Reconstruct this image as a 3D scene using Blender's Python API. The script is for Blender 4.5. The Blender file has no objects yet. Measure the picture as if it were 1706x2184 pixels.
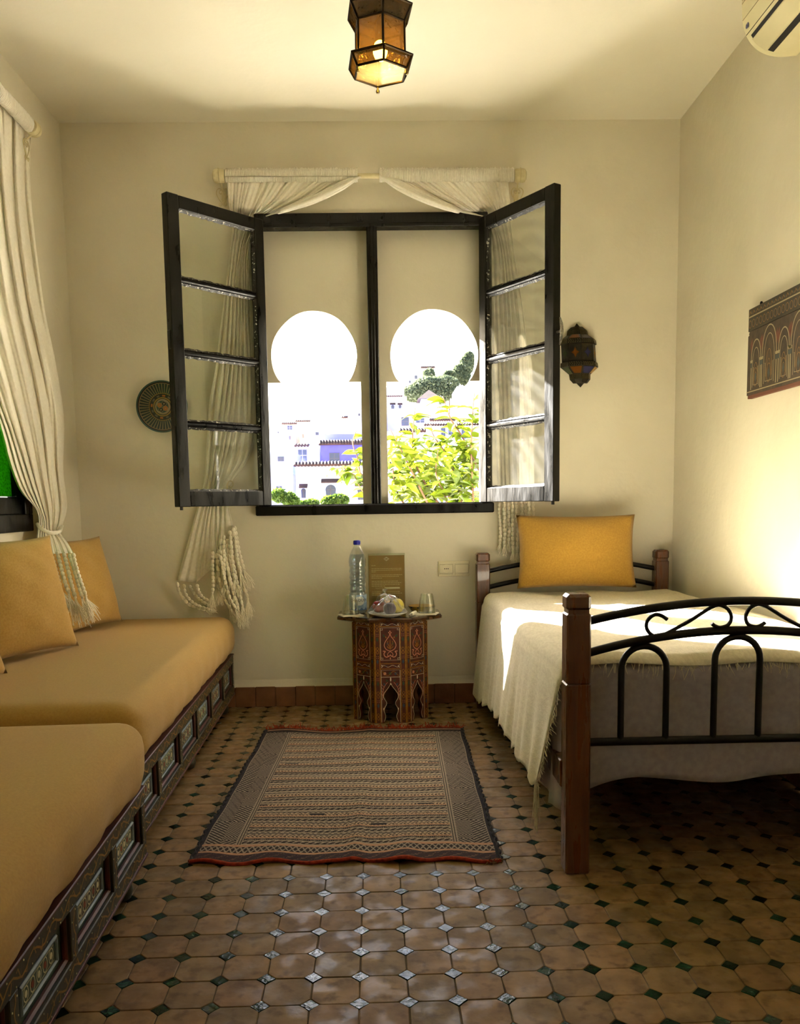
import bpy, bmesh, math, random
import numpy as np
from mathutils import Matrix, Vector
random.seed(7); np.random.seed(7)
SC = bpy.context.scene
COL = SC.collection
PI = math.pi
# ------------------------------------------------------------------ camera
FPX, YAW, PITCH, ROLL, PY0, PX0 = 1835.126, 0.0205741, 0.1073243, 0.0153406, 1270.633, 853.0
CAM = np.array([0.0, 0.0, 1.0])
_cy, _sy, _cp, _sp = math.cos(YAW), math.sin(YAW), math.cos(PITCH), math.sin(PITCH)
FWD = np.array([_sy*_cp, _cy*_cp, -_sp]); _r = np.array([_cy, -_sy, 0.0]); _d = np.cross(FWD, _r)
RIGHT = math.cos(ROLL)*_r + math.sin(ROLL)*_d; DOWN = -math.sin(ROLL)*_r + math.cos(ROLL)*_d
cam_data = bpy.data.cameras.new('camera'); cam = bpy.data.objects.new('camera', cam_data); COL.objects.link(cam)
cam.matrix_world = Matrix(((RIGHT[0], -DOWN[0], -FWD[0], CAM[0]), (RIGHT[1], -DOWN[1], -FWD[1], CAM[1]), (RIGHT[2], -DOWN[2], -FWD[2], CAM[2]), (0, 0, 0, 1)))
cam_data.sensor_fit = 'HORIZONTAL'; cam_data.sensor_width = 36.0
cam_data.lens = FPX/1706*36.0; cam_data.shift_y = (PY0-1092)/1706; cam_data.shift_x = 0.0
cam_data.clip_start = 0.02; cam_data.clip_end = 600
SC.camera = cam
# ------------------------------------------------------------------ light
SUN_A, SUN_C = 0.757, 0.645            # sunlight travels (SUN_A, -1, -SUN_C)
w = bpy.data.worlds.new('sky'); SC.world = w; w.use_nodes = True
nt = w.node_tree; bg = nt.nodes['Background']
sky = nt.nodes.new('ShaderNodeTexSky'); sky.sky_type = 'NISHITA'; sky.sun_disc = False
sky.sun_elevation = math.atan2(SUN_C, math.hypot(SUN_A, 1)); sky.sun_rotation = math.atan2(-SUN_A, 1)
sky.dust_density = 3.0; sky.air_density = 1.0; sky.ozone_density = 1.0
nt.links.new(sky.outputs[0], bg.inputs[0]); bg.inputs[1].default_value = 0.36
sd = bpy.data.lights.new('sun', 'SUN'); sd.energy = 50.0; sd.angle = math.radians(0.7); sd.color = (1.0, 0.965, 0.90)
so = bpy.data.objects.new('sun', sd); COL.objects.link(so); so.location = (-6, 12, 9)
so.rotation_euler = Vector((SUN_A, -1, -SUN_C)).to_track_quat('-Z', 'Y').to_euler()
SC.view_settings.view_transform = 'Standard'; SC.view_settings.look = 'None'; SC.view_settings.gamma = 1.0
SC.view_settings.use_curve_mapping = False; SC.view_settings.exposure = 1.92
cy = SC.cycles
cy.max_bounces = 16; cy.diffuse_bounces = 12; cy.glossy_bounces = 5; cy.transmission_bounces = 8; cy.transparent_max_bounces = 24
cy.caustics_reflective = False; cy.caustics_refractive = False; cy.use_denoising = True
cy.sample_clamp_indirect = 8.0
# ------------------------------------------------------------------ helpers
def ray(x, y): return FWD + RIGHT*(x-PX0)/FPX + DOWN*(y-PY0)/FPX
def at(x, y, axis, val):
    v = ray(x, y); k = 'xyz'.index(axis); t = (val-CAM[k])/v[k]; return CAM + t*v
def px(p):
    q = np.asarray(p, float)-CAM; dz = q@FWD; return (PX0+FPX*(q@RIGHT)/dz, PY0+FPX*(q@DOWN)/dz)
def lin(c):
    return tuple(((v/255)/12.92 if v/255 <= 0.04045 else ((v/255+0.055)/1.055)**2.4) for v in c)
def new_mat(name):
    m = bpy.data.materials.new(name); m.use_nodes = True
    n = m.node_tree.nodes; return m, m.node_tree, n['Principled BSDF'], n['Material Output']
def mat(name, col, rough=0.6, col2=None, scale=20.0, detail=4.0, bump=0.0, bscale=None, metal=0.0, spec=0.5, coat=0.0, sheen=0.0, stretch=None, sss=0.0, trans=0.0, ior=1.45, alpha=None, emit=None, estr=0.0, space='Object', lo=0.35, hi=0.65, rvar=0.0, translucent=0.0):
    """col/col2 in sRGB 0-255; noise mixes the two, drives relief"""
    m, t, b, out = new_mat(name); N, L = t.nodes, t.links
    b.inputs['Base Color'].default_value = (*lin(col), 1); b.inputs['Roughness'].default_value = rough
    b.inputs['Metallic'].default_value = metal; b.inputs['Specular IOR Level'].default_value = spec
    b.inputs['Coat Weight'].default_value = coat; b.inputs['IOR'].default_value = ior
    if sheen: b.inputs['Sheen Weight'].default_value = sheen; b.inputs['Sheen Roughness'].default_value = 0.6
    if trans: b.inputs['Transmission Weight'].default_value = trans
    if sss: b.inputs['Subsurface Weight'].default_value = sss; b.inputs['Subsurface Scale'].default_value = 0.01
    if emit: b.inputs['Emission Color'].default_value = (*lin(emit), 1); b.inputs['Emission Strength'].default_value = estr
    if col2 is not None or bump or rvar:
        if space == 'World':
            g = N.new('ShaderNodeNewGeometry'); co = g.outputs['Position']
        else:
            g = N.new('ShaderNodeTexCoord'); co = g.outputs['Object']
        if stretch:
            mp = N.new('ShaderNodeMapping'); mp.inputs['Scale'].default_value = stretch; L.new(co, mp.inputs[0]); co = mp.outputs[0]
        if col2 is not None or rvar:
            nz = N.new('ShaderNodeTexNoise'); nz.inputs['Scale'].default_value = scale; nz.inputs['Detail'].default_value = detail; L.new(co, nz.inputs['Vector'])
            mr = N.new('ShaderNodeMapRange'); mr.inputs[1].default_value = lo; mr.inputs[2].default_value = hi; L.new(nz.outputs[0], mr.inputs[0])
            if col2 is not None:
                mx = N.new('ShaderNodeMix'); mx.data_type = 'RGBA'; mx.inputs[6].default_value = (*lin(col), 1); mx.inputs[7].default_value = (*lin(col2), 1)
                L.new(mr.outputs[0], mx.inputs[0]); L.new(mx.outputs[2], b.inputs['Base Color'])
            if rvar:
                m2 = N.new('ShaderNodeMapRange'); m2.inputs[3].default_value = rough-rvar; m2.inputs[4].default_value = rough+rvar; L.new(mr.outputs[0], m2.inputs[0]); L.new(m2.outputs[0], b.inputs['Roughness'])
        if bump:
            n2 = N.new('ShaderNodeTexNoise'); n2.inputs['Scale'].default_value = bscale or scale*4; n2.inputs['Detail'].default_value = 5; L.new(co, n2.inputs['Vector'])
            bp = N.new('ShaderNodeBump'); bp.inputs['Strength'].default_value = 1.0; bp.inputs['Distance'].default_value = bump; L.new(n2.outputs[0], bp.inputs['Height']); L.new(bp.outputs[0], b.inputs['Normal'])
    if translucent:
        tr = N.new('ShaderNodeBsdfTranslucent'); tr.inputs[0].default_value = (*lin(col), 1)
        src = b.inputs['Base Color'].links
        if src: L.new(src[0].from_socket, tr.inputs[0])
        ms = N.new('ShaderNodeMixShader'); ms.inputs[0].default_value = translucent
        L.new(b.outputs[0], ms.inputs[1]); L.new(tr.outputs[0], ms.inputs[2]); L.new(ms.outputs[0], out.inputs[0])
    return m
def attr_mat(name, rough=0.7, bump=0.0, bscale=200.0, spec=0.4, weave=0.0, coat=0.0):
    """colour from a per-face/vertex 'paint' attribute computed in this script"""
    m, t, b, out = new_mat(name); N, L = t.nodes, t.links
    a = N.new('ShaderNodeAttribute'); a.attribute_name = 'paint'; L.new(a.outputs['Color'], b.inputs['Base Color'])
    b.inputs['Roughness'].default_value = rough; b.inputs['Specular IOR Level'].default_value = spec; b.inputs['Coat Weight'].default_value = coat
    if bump:
        g = N.new('ShaderNodeTexCoord'); n2 = N.new('ShaderNodeTexNoise'); n2.inputs['Scale'].default_value = bscale; L.new(g.outputs['Object'], n2.inputs['Vector'])
        bp = N.new('ShaderNodeBump'); bp.inputs['Distance'].default_value = bump; L.new(n2.outputs[0], bp.inputs['Height']); L.new(bp.outputs[0], b.inputs['Normal'])
    return m
def thin_glass(name, tint=(255, 255, 255), rough=0.0, dust_haze=0.0, dscale=6.0, refl=1.0, rib=0.0, fac=1.0):
    """thin sheet: straight-through light plus Fresnel mirror, optional dust film"""
    m, t, b, out = new_mat(name); N, L = t.nodes, t.links; N.remove(b)
    tr = N.new('ShaderNodeBsdfTransparent'); tr.inputs[0].default_value = (*lin(tint), 1)
    gl = N.new('ShaderNodeBsdfGlossy'); gl.inputs['Roughness'].default_value = rough; gl.inputs[0].default_value = (refl, refl, refl, 1)
    ge = N.new('ShaderNodeNewGeometry'); dt = N.new('ShaderNodeVectorMath'); dt.operation = 'DOT_PRODUCT'; L.new(ge.outputs['Incoming'], dt.inputs[0]); L.new(ge.outputs['Normal'], dt.inputs[1])
    def mth(op, a, b_=None):
        q = N.new('ShaderNodeMath'); q.operation = op
        for k, v in ((0, a), (1, b_)):
            if v is None: continue
            if isinstance(v, float): q.inputs[k].default_value = v
            else: L.new(v, q.inputs[k])
        return q.outputs[0]
    sch = mth('ADD', mth('MULTIPLY', mth('POWER', mth('SUBTRACT', 1.0, mth('ABSOLUTE', dt.outputs['Value'])), 5.0), 0.96), 0.04)   # Schlick, same from both sides
    mx = N.new('ShaderNodeMixShader'); fm = N.new('ShaderNodeMath'); fm.operation = 'MULTIPLY'; fm.inputs[1].default_value = fac; L.new(sch, fm.inputs[0]); L.new(fm.outputs[0], mx.inputs[0]); L.new(tr.outputs[0], mx.inputs[1]); L.new(gl.outputs[0], mx.inputs[2])
    res = mx.outputs[0]
    if dust_haze:
        df = N.new('ShaderNodeBsdfDiffuse'); df.inputs[0].default_value = (0.8, 0.8, 0.8, 1)
        tl = N.new('ShaderNodeBsdfTranslucent'); tl.inputs[0].default_value = (0.8, 0.8, 0.8, 1)
        ad = N.new('ShaderNodeMixShader'); L.new(df.outputs[0], ad.inputs[1]); L.new(tl.outputs[0], ad.inputs[2])
        g = N.new('ShaderNodeTexCoord')
        wv = N.new('ShaderNodeTexWave'); wv.wave_type = 'RINGS'; wv.inputs['Scale'].default_value = dscale; wv.inputs['Distortion'].default_value = 6; wv.inputs['Detail'].default_value = 3
        L.new(g.outputs['Object'], wv.inputs[0])
        mr = N.new('ShaderNodeMapRange'); mr.inputs[3].default_value = dust_haze*0.55; mr.inputs[4].default_value = dust_haze*1.3; L.new(wv.outputs['Fac'], mr.inputs[0])
        m2 = N.new('ShaderNodeMixShader'); L.new(mr.outputs[0], m2.inputs[0]); L.new(res, m2.inputs[1]); L.new(ad.outputs[0], m2.inputs[2]); res = m2.outputs[0]
    if rib:
        g = N.new('ShaderNodeTexCoord'); vo = N.new('ShaderNodeTexVoronoi'); vo.inputs['Scale'].default_value = rib; L.new(g.outputs['Object'], vo.inputs['Vector'])
        bp = N.new('ShaderNodeBump'); bp.inputs['Distance'].default_value = 0.004; L.new(vo.outputs[0], bp.inputs['Height']); L.new(bp.outputs[0], gl.inputs['Normal'])
    L.new(res, out.inputs[0]); return m

WM = {}                                           # object -> world matrix
class MB:
    """collects geometry (world coordinates) for ONE mesh object"""
    def __init__(s): s.v = []; s.f = []; s.c = []
    def add(s, vs, fs, col=None):
        o = len(s.v); s.v += [tuple(map(float, p)) for p in vs]; s.f += [tuple(i+o for i in f) for f in fs]
        s.c += [col]*len(fs); return s
    def box(s, x0, x1, y0, y1, z0, z1, bev=0.0, M=None, col=None):
        if bev <= 0:
            vs = [(x, y, z) for z in (z0, z1) for y in (y0, y1) for x in (x0, x1)]
            fs = [(0, 2, 3, 1), (4, 5, 7, 6), (0, 1, 5, 4), (2, 6, 7, 3), (0, 4, 6, 2), (1, 3, 7, 5)]
        else:
            b = min(bev, (x1-x0)/2.01, (y1-y0)/2.01, (z1-z0)/2.01)
            vs = []; idx = {}
            for i, (X, sx) in enumerate(((x0, 1), (x1, -1))):
                for j, (Y, sy) in enumerate(((y0, 1), (y1, -1))):
                    for k, (Z, sz) in enumerate(((z0, 1), (z1, -1))):
                        for a in range(3):
                            p = [X+sx*b, Y+sy*b, Z+sz*b]; p[a] = (X, Y, Z)[a]; idx[(i, j, k, a)] = len(vs); vs.append(p)
            g = lambda i, j, k, a: idx[(i, j, k, a)]
            fs = [(g(0,0,0,0), g(0,0,1,0), g(0,1,1,0), g(0,1,0,0)), (g(1,0,0,0), g(1,1,0,0), g(1,1,1,0), g(1,0,1,0)),
                  (g(0,0,0,1), g(1,0,0,1), g(1,0,1,1), g(0,0,1,1)), (g(0,1,0,1), g(0,1,1,1), g(1,1,1,1), g(1,1,0,1)),
                  (g(0,0,0,2), g(0,1,0,2), g(1,1,0,2), g(1,0,0,2)), (g(0,0,1,2), g(1,0,1,2), g(1,1,1,2), g(0,1,1,2))]
            for k in (0, 1):
                for j in (0, 1): fs.append((g(0,j,k,1), g(1,j,k,1), g(1,j,k,2), g(0,j,k,2)))
                for i in (0, 1): fs.append((g(i,0,k,0), g(i,1,k,0), g(i,1,k,2), g(i,0,k,2)))
            for i in (0, 1):
                for j in (0, 1): fs.append((g(i,j,0,0), g(i,j,1,0), g(i,j,1,1), g(i,j,0,1)))
            for i in (0, 1):
                for j in (0, 1):
                    for k in (0, 1): fs.append((g(i,j,k,0), g(i,j,k,1), g(i,j,k,2)))
        if M is not None: vs = [tuple(M @ Vector(p)) for p in vs]
        return s.add(vs, fs, col)
    def tube(s, path, r, n=8, closed=False, caps=True, flat=1.0, up=None):
        P = [np.array(p, float) for p in path]; m = len(P)
        R = r if hasattr(r, '__len__') else [r]*m
        T = []
        for i in range(m):
            a = P[(i-1) % m] if (closed or i > 0) else P[i]; b = P[(i+1) % m] if (closed or i < m-1) else P[i]
            t = b-a; l = np.linalg.norm(t); T.append(t/l if l > 1e-12 else np.array([0, 0, 1.0]))
        u = np.array(up, float) if up is not None else (np.array([0, 0, 1.0]) if abs(T[0][2]) < 0.9 else np.array([1.0, 0, 0]))
        vs = []
        for i in range(m):
            u = u - T[i]*(u@T[i]); l = np.linalg.norm(u); u = u/l if l > 1e-9 else np.cross(T[i], [1, 0.3, 0.2]); wv = np.cross(T[i], u)
            for k in range(n):
                a = 2*PI*k/n; vs.append(P[i]+R[i]*(math.cos(a)*u*flat+math.sin(a)*wv))
        fs = []
        for i in range(m if closed else m-1):
            for k in range(n):
                a = i*n+k; b = i*n+(k+1) % n; c = ((i+1) % m)*n+(k+1) % n; d = ((i+1) % m)*n+k; fs.append((a, b, c, d))
        if caps and not closed: fs += [tuple(range(n))[::-1], tuple((m-1)*n+k for k in range(n))]
        return s.add(vs, fs)
    def lathe(s, prof, c=(0, 0, 0), n=24, axis='z', M=None, a0=0.0, caps=True):
        vs, fs = [], []
        for r, h in prof:
            for k in range(n):
                a = a0+2*PI*k/n; p = (r*math.cos(a), r*math.sin(a), h)
                if axis == 'y': p = (p[0], p[2], p[1])
                if axis == 'x': p = (p[2], p[0], p[1])
                if M is not None: p = tuple(M @ Vector(p))
                vs.append((p[0]+c[0], p[1]+c[1], p[2]+c[2]))
        for i in range(len(prof)-1):
            for k in range(n):
                fs.append((i*n+k, i*n+(k+1) % n, (i+1)*n+(k+1) % n, (i+1)*n+k))
        if caps and prof[0][0] > 1e-6: fs.append(tuple(range(n))[::-1])
        if caps and prof[-1][0] > 1e-6: fs.append(tuple((len(prof)-1)*n+k for k in range(n)))
        return s.add(vs, fs)
    def ball(s, c, r, n=10, m=6, M=None):
        rr = r if hasattr(r, '__len__') else (r, r, r)
        vs = [(0, 0, -1)]; fs = []
        for j in range(1, m):
            t = -PI/2+PI*j/m
            for k in range(n): a = 2*PI*k/n; vs.append((math.cos(t)*math.cos(a), math.cos(t)*math.sin(a), math.sin(t)))
        vs.append((0, 0, 1)); L = len(vs)-1
        for k in range(n):
            fs.append((0, 1+(k+1) % n, 1+k)); fs.append((L, 1+(m-2)*n+k, 1+(m-2)*n+(k+1) % n))
        for j in range(m-2):
            for k in range(n): a = 1+j*n+k; b = 1+j*n+(k+1) % n; fs.append((a, b, b+n, a+n))
        vs = [(p[0]*rr[0], p[1]*rr[1], p[2]*rr[2]) for p in vs]
        if M is not None: vs = [tuple(M @ Vector(p)) for p in vs]
        return s.add([(p[0]+c[0], p[1]+c[1], p[2]+c[2]) for p in vs], fs)
    def prism(s, poly, h0, h1, fn=None, col=None):
        """poly in 2D; fn(u,v,h)->xyz"""
        fn = fn or (lambda u, v, h: (u, v, h)); n = len(poly)
        vs = [fn(u, v, h0) for u, v in poly]+[fn(u, v, h1) for u, v in poly]
        fs = [tuple(range(n))[::-1], tuple(range(n, 2*n))]+[(k, (k+1) % n, n+(k+1) % n, n+k) for k in range(n)]
        return s.add(vs, fs, col)
    def grid(s, nu, nv, fn, wrapu=False, col=None):
        vs = [fn(i/(nu if wrapu else nu-1), j/(nv-1)) for j in range(nv) for i in range(nu)]; fs = []; o = len(s.v)
        for j in range(nv-1):
            for i in range(nu if wrapu else nu-1):
                i2 = (i+1) % nu; fs.append((j*nu+i, j*nu+i2, (j+1)*nu+i2, (j+1)*nu+i))
        s.add(vs, fs)
        if col: s.c[-len(fs):] = [col((i+.5)/(nu-1), (j+.5)/(nv-1)) for j in range(nv-1) for i in range(nu-1)]
        return s
    def ribbon(s, pts, wd, fn, lift=0.0006, closed=False):
        """flat painted line along 2D pts on a panel, fn(u,v,h)->xyz"""
        P = [np.array(p, float) for p in pts]; m = len(P); vs = []; fs = []
        for i in range(m):
            a = P[(i-1) % m] if (closed or i > 0) else P[i]; b = P[(i+1) % m] if (closed or i < m-1) else P[i]
            t = b-a; t = t/(np.linalg.norm(t)+1e-12); nn = np.array([-t[1], t[0]])*wd/2
            vs += [fn(*(P[i]+nn), lift), fn(*(P[i]-nn), lift)]
        for i in range(m if closed else m-1):
            j = (i+1) % m; fs.append((2*i, 2*i+1, 2*j+1, 2*j))
        return s.add(vs, fs)
    def build(s, name, m=None, parent=None, smooth=False, mods=None, flip=True):
        me = bpy.data.meshes.new(name); vs = s.v
        if parent is not None and parent in WM:
            inv = np.array(WM[parent].inverted()); A = np.array(vs) if vs else np.zeros((0, 3)); A = A@inv[:3, :3].T+inv[:3, 3]; vs = A.tolist()
        me.from_pydata(vs, [], s.f); me.update()
        if flip:
            bm = bmesh.new(); bm.from_mesh(me); bmesh.ops.recalc_face_normals(bm, faces=bm.faces); bm.to_mesh(me); bm.free()
        if any(c is not None for c in s.c):
            at_ = me.attributes.new('paint', 'FLOAT_COLOR', 'FACE')
            at_.data.foreach_set('color', np.array([(*(c or (.5, .5, .5)), 1.0) for c in s.c], dtype=np.float32).ravel())
        if m is not None: me.materials.append(m)
        if smooth:
            me.polygons.foreach_set('use_smooth', [True]*len(me.polygons))
            if smooth != True: me.set_sharp_from_angle(angle=math.radians(smooth))
        o = bpy.data.objects.new(name, me); COL.objects.link(o)
        if parent is not None: o.parent = parent; WM[o] = WM.get(parent, Matrix())
        for mo in (mods or []):
            md = o.modifiers.new(mo[0].lower(), mo[0])
            for k, v in mo[1].items(): setattr(md, k, v)
        return o
def tag(o, label=None, cat=None, group=None, kind=None):
    if label: o['label'] = label
    if cat: o['category'] = cat
    if group: o['group'] = group
    if kind: o['kind'] = kind
    return o
def thing(name, label, cat, loc=(0, 0, 0), rz=0.0, group=None, kind=None, M=None):
    o = bpy.data.objects.new(name, None); COL.objects.link(o); o.empty_display_size = 0.05
    W = M if M is not None else (Matrix.Translation(loc) @ Matrix.Rotation(rz, 4, 'Z')); o.matrix_world = W; WM[o] = W
    return tag(o, label, cat, group, kind)
def inst(src, parent, M):
    """linked copy of a part at local matrix M below parent"""
    c = src.copy(); COL.objects.link(c); c.parent = parent; c.matrix_local = M; return c
def copy_tree(o, parent=None, W=None):
    c = o.copy(); COL.objects.link(c); c.parent = parent
    if W is not None: c.matrix_world = W
    for ch in list(o.children): copy_tree(ch, c)
    return c
def curve_mesh(outer, holes, h0, h1, fn):
    """filled 2D outline with holes, extruded between h0 and h1 -> (verts, faces)"""
    cu = bpy.data.curves.new('tmp', 'CURVE'); cu.dimensions = '2D'; cu.fill_mode = 'BOTH'; cu.extrude = abs(h1-h0)/2
    for poly in [outer]+holes:
        sp = cu.splines.new('POLY'); sp.points.add(len(poly)-1); sp.use_cyclic_u = True
        for p, (u, v) in zip(sp.points, poly): p.co = (u, v, 0, 1)
    o = bpy.data.objects.new('tmp', cu); COL.objects.link(o)
    me = bpy.data.meshes.new_from_object(o); bpy.data.objects.remove(o); bpy.data.curves.remove(cu)
    hm = (h0+h1)/2; vs = [fn(v.co.x, v.co.y, hm+v.co.z) for v in me.vertices]; fs = [tuple(p.vertices) for p in me.polygons]
    bpy.data.meshes.remove(me); return vs, fs
def spline(pts, n=40, closed=False):
    """Catmull-Rom through points"""
    P = [np.array(p, float) for p in pts]; m = len(P); out = []
    segs = m if closed else m-1
    for i in range(segs):
        p0 = P[(i-1) % m] if (closed or i > 0) else 2*P[0]-P[1]; p1 = P[i]; p2 = P[(i+1) % m]; p3 = P[(i+2) % m] if (closed or i+2 < m) else 2*P[-1]-P[-2]
        k = max(2, n//segs)
        for j in range(k):
            t = j/k; out.append(0.5*((2*p1)+(-p0+p2)*t+(2*p0-5*p1+4*p2-p3)*t*t+(-p0+3*p1-3*p2+p3)*t**3))
    if not closed: out.append(P[-1])
    return out
def resample(pts, n):
    P = np.array(pts, float); d = np.r_[0, np.cumsum(np.linalg.norm(np.diff(P, axis=0), axis=1))]; t = np.linspace(0, d[-1], n)
    return np.stack([np.interp(t, d, P[:, k]) for k in range(P.shape[1])], 1)
# ------------------------------------------------------------------ setting
XL, XR, YB, ZC, YF = -1.459, 1.440, 4.232, 2.7745, -0.95
M_WALL = mat('cream_plaster', (219, 213, 195), 0.85, (212, 205, 186), 2.2, 5, bump=0.0022, bscale=26, space='World', spec=0.2)
M_CEIL = mat('ceiling_plaster', (220, 215, 198), 0.9, (214, 208, 190), 1.5, 4, bump=0.0015, bscale=18, space='World', spec=0.2)
M_BLACK = mat('black_gloss_paint', (3, 3, 3), 0.36, (7, 6, 5), 25, 5, bump=0.0010, bscale=70, stretch=(1, 1, 0.25), rvar=0.10, spec=0.35)
M_GROUT = mat('grout', (96, 80, 58), 0.9, (76, 62, 44), 12, 4, bump=0.001, bscale=160, space='World')
def wall_with_holes(name, axis, p0, p1, u0, u1, z0, z1, holes, m):
    """slab at [p0,p1] on axis x or y, spanning u (other axis) and z, rectangular holes (ua,ub,za,zb)"""
    us = sorted({u0, u1, *[h[0] for h in holes], *[h[1] for h in holes]}); zs = sorted({z0, z1, *[h[2] for h in holes], *[h[3] for h in holes]})
    nu, nz = len(us)-1, len(zs)-1
    solid = [[not any(h[0] <= (us[i]+us[i+1])/2 <= h[1] and h[2] <= (zs[j]+zs[j+1])/2 <= h[3] for h in holes) for j in range(nz)] for i in range(nu)]
    P = (lambda p, u, z: (p, u, z)) if axis == 'x' else (lambda p, u, z: (u, p, z))
    b = MB()
    for i in range(nu):
        for j in range(nz):
            if not solid[i][j]: continue
            for p in (p0, p1): b.add([P(p, us[i], zs[j]), P(p, us[i+1], zs[j]), P(p, us[i+1], zs[j+1]), P(p, us[i], zs[j+1])], [(0, 1, 2, 3)])
            for di, dj, (ua, za), (ub, zb) in ((-1, 0, (i, j), (i, j+1)), (1, 0, (i+1, j), (i+1, j+1)), (0, -1, (i, j), (i+1, j)), (0, 1, (i, j+1), (i+1, j+1))):
                a, c = i+di, j+dj
                if not (0 <= a < nu and 0 <= c < nz and solid[a][c]):
                    b.add([P(p0, us[ua], zs[za]), P(p1, us[ua], zs[za]), P(p1, us[ub], zs[zb]), P(p0, us[ub], zs[zb])], [(0, 1, 2, 3)])
    o = b.build(name, m, flip=False)
    bm = bmesh.new(); bm.from_mesh(o.data); bmesh.ops.remove_doubles(bm, verts=bm.verts, dist=1e-5); bmesh.ops.recalc_face_normals(bm, faces=bm.faces); bm.to_mesh(o.data); bm.free()
    return tag(o, kind='structure')
HOLE = (-0.575, 0.530, 0.955, 2.362)
wall_back = wall_with_holes('wall_back', 'y', YB, YB+0.25, XL-0.3, XR+0.3, -0.15, ZC+0.2, [HOLE], M_WALL)
W2 = dict(y0=2.42, y1=3.60, z0=0.93, z1=2.30)
FILL_WIN = dict(y0=-0.78, y1=-0.42, z0=1.05, z1=1.80)  # added opening out of view, lets in fill light for the foreground
wall_left = wall_with_holes('wall_left', 'x', XL-0.3, XL, YF-0.3, YB, -0.15, ZC+0.2, [(W2['y0'], W2['y1'], W2['z0'], W2['z1']), (FILL_WIN['y0'], FILL_WIN['y1'], FILL_WIN['z0'], FILL_WIN['z1'])], M_WALL)
wall_right = tag(MB().box(XR, XR+0.3, YF-0.3, YB, -0.15, ZC+0.2).build('wall_right', M_WALL), kind='structure')
wall_front = tag(MB().box(XL, XR, YF-0.3, YF, -0.15, ZC+0.2).build('wall_front', M_WALL), kind='structure')
ceiling = tag(MB().box(XL, XR, YF, YB, ZC, ZC+0.2).build('ceiling', M_CEIL), kind='structure')
for nm, lb in ((wall_back, 'cream plastered back wall with the open window'), (wall_left, 'cream plastered wall behind the long bench'), (wall_right, 'cream plastered wall beside the bed, brightly lit'), (wall_front, 'cream plastered wall behind the viewer'), (ceiling, 'flat cream plastered ceiling above the lantern')): nm['label'] = lb
# ---- horseshoe arch screen (part of the back wall)
def arch_outline(cx, r, xa, xb, zsh, zc, zb, jit):
    pts = [(xb, zb), (xb, zsh)]
    a0 = math.asin((zsh-zc)/r)
    pts.append((cx+r*math.cos(a0), zsh))
    n = 44
    for k in range(1, n): 
        a = a0+(PI-2*a0)*k/n; rr = r+jit*math.sin(3*a+cx*9)+jit*0.5*math.sin(7*a+1)
        pts.append((cx+rr*math.cos(a), zc+rr*math.sin(a)))
    pts += [(cx-r*math.cos(a0), zsh), (xa, zsh), (xa, zb)]
    return pts
PAN0, PAN1 = YB+0.065, YB+0.215
holes = [arch_outline(-0.312, 0.208, -0.560, -0.087, 1.592, 1.722, 0.957, 0.002), arch_outline(0.272, 0.214, 0.038, 0.508, 1.590, 1.718, 0.957, 0.002)]
outer = [(HOLE[0]+.001, HOLE[2]+.0005), (HOLE[1]-.001, HOLE[2]+.0005), (HOLE[1]-.001, HOLE[3]-.001), (HOLE[0]+.001, HOLE[3]-.001)]
vs, fs = curve_mesh(outer, holes, PAN0, PAN1, lambda u, v, h: (u, h, v))
WM[wall_back] = Matrix()
MB().add(vs, fs).build('arch_screen', M_WALL, wall_back)['label'] = 'plaster screen with two horseshoe arch openings'
MB().box(-0.95, 0.90, YB+0.2505, YB+0.75, 0.84, 0.952, 0.004).build('outer_sill', mat('outer_sill_whitewash', (206, 205, 203), 0.9, (194, 193, 192), 6), wall_back)
# ---- window_1 : black double casement standing open into the room
win = thing('window_1', 'black painted double casement window standing open over the arches', None, (-0.02, YB, 0.95), kind='structure')
b = MB()
b.box(-0.572, 0.528, YB-0.018, YB+0.062, 2.300, 2.360, 0.004)       # head
b.box(-0.572, -0.540, YB-0.018, YB+0.062, 0.997, 2.300, 0.003); b.box(0.499, 0.528, YB-0.018, YB+0.062, 0.997, 2.300, 0.003)
b.build('frame', M_BLACK, win)
MB().box(-0.607, 0.552, YB-0.030, YB+0.062, 0.948, 0.997, 0.005).build('sill', M_BLACK, win)
b = MB(); b.box(-0.046, 0.004, YB-0.014, YB+0.04, 0.997, 2.300, 0.004); b.box(-0.030, -0.012, YB-0.024, YB-0.012, 0.997, 2.300, 0.003)
b.build('mullion', M_BLACK, win)
b = MB(); b.box(-0.54, 0.499, YB-0.021, YB-0.014, 2.296, 2.312, 0.002); b.box(-0.54, 0.499, YB-0.024, YB-0.012, 0.990, 1.0, 0.002); b.build('rebate_bead', M_BLACK, win)
M_BRASS = mat('old_brass', (150, 128, 78), 0.35, (96, 82, 52), 60, metal=1.0)
M_STEEL = mat('worn_steel', (170, 168, 160), 0.3, (110, 108, 104), 80, metal=1.0, bump=0.0004, bscale=300)
for x in (-0.075, 0.025):
    bb = MB(); bb.box(x-0.016, x+0.016, YB-0.0215, YB-0.0175, 2.320, 2.346, 0.001); bb.box(x-0.006, x+0.006, YB-0.026, YB-0.021, 2.326, 2.339, 0.001)
    bb.build('latch_plate', M_BLACK, win)
M_PUTTY = mat('flaking_putty', (20, 18, 16), 0.45, (190, 186, 176), 90, 6, bump=0.002, bscale=120, lo=0.58, hi=0.66)
M_PANE = thin_glass('window_glass', (244, 246, 242), dust_haze=0.006, dscale=3.0)
M_PANE_D = thin_glass('dusty_window_glass', (240, 242, 238), dust_haze=0.09, dscale=5.0)
SASH_W, SASH_Z0, SASH_Z1, SASH_T = 0.522, 0.997, 2.326, 0.040
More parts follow.
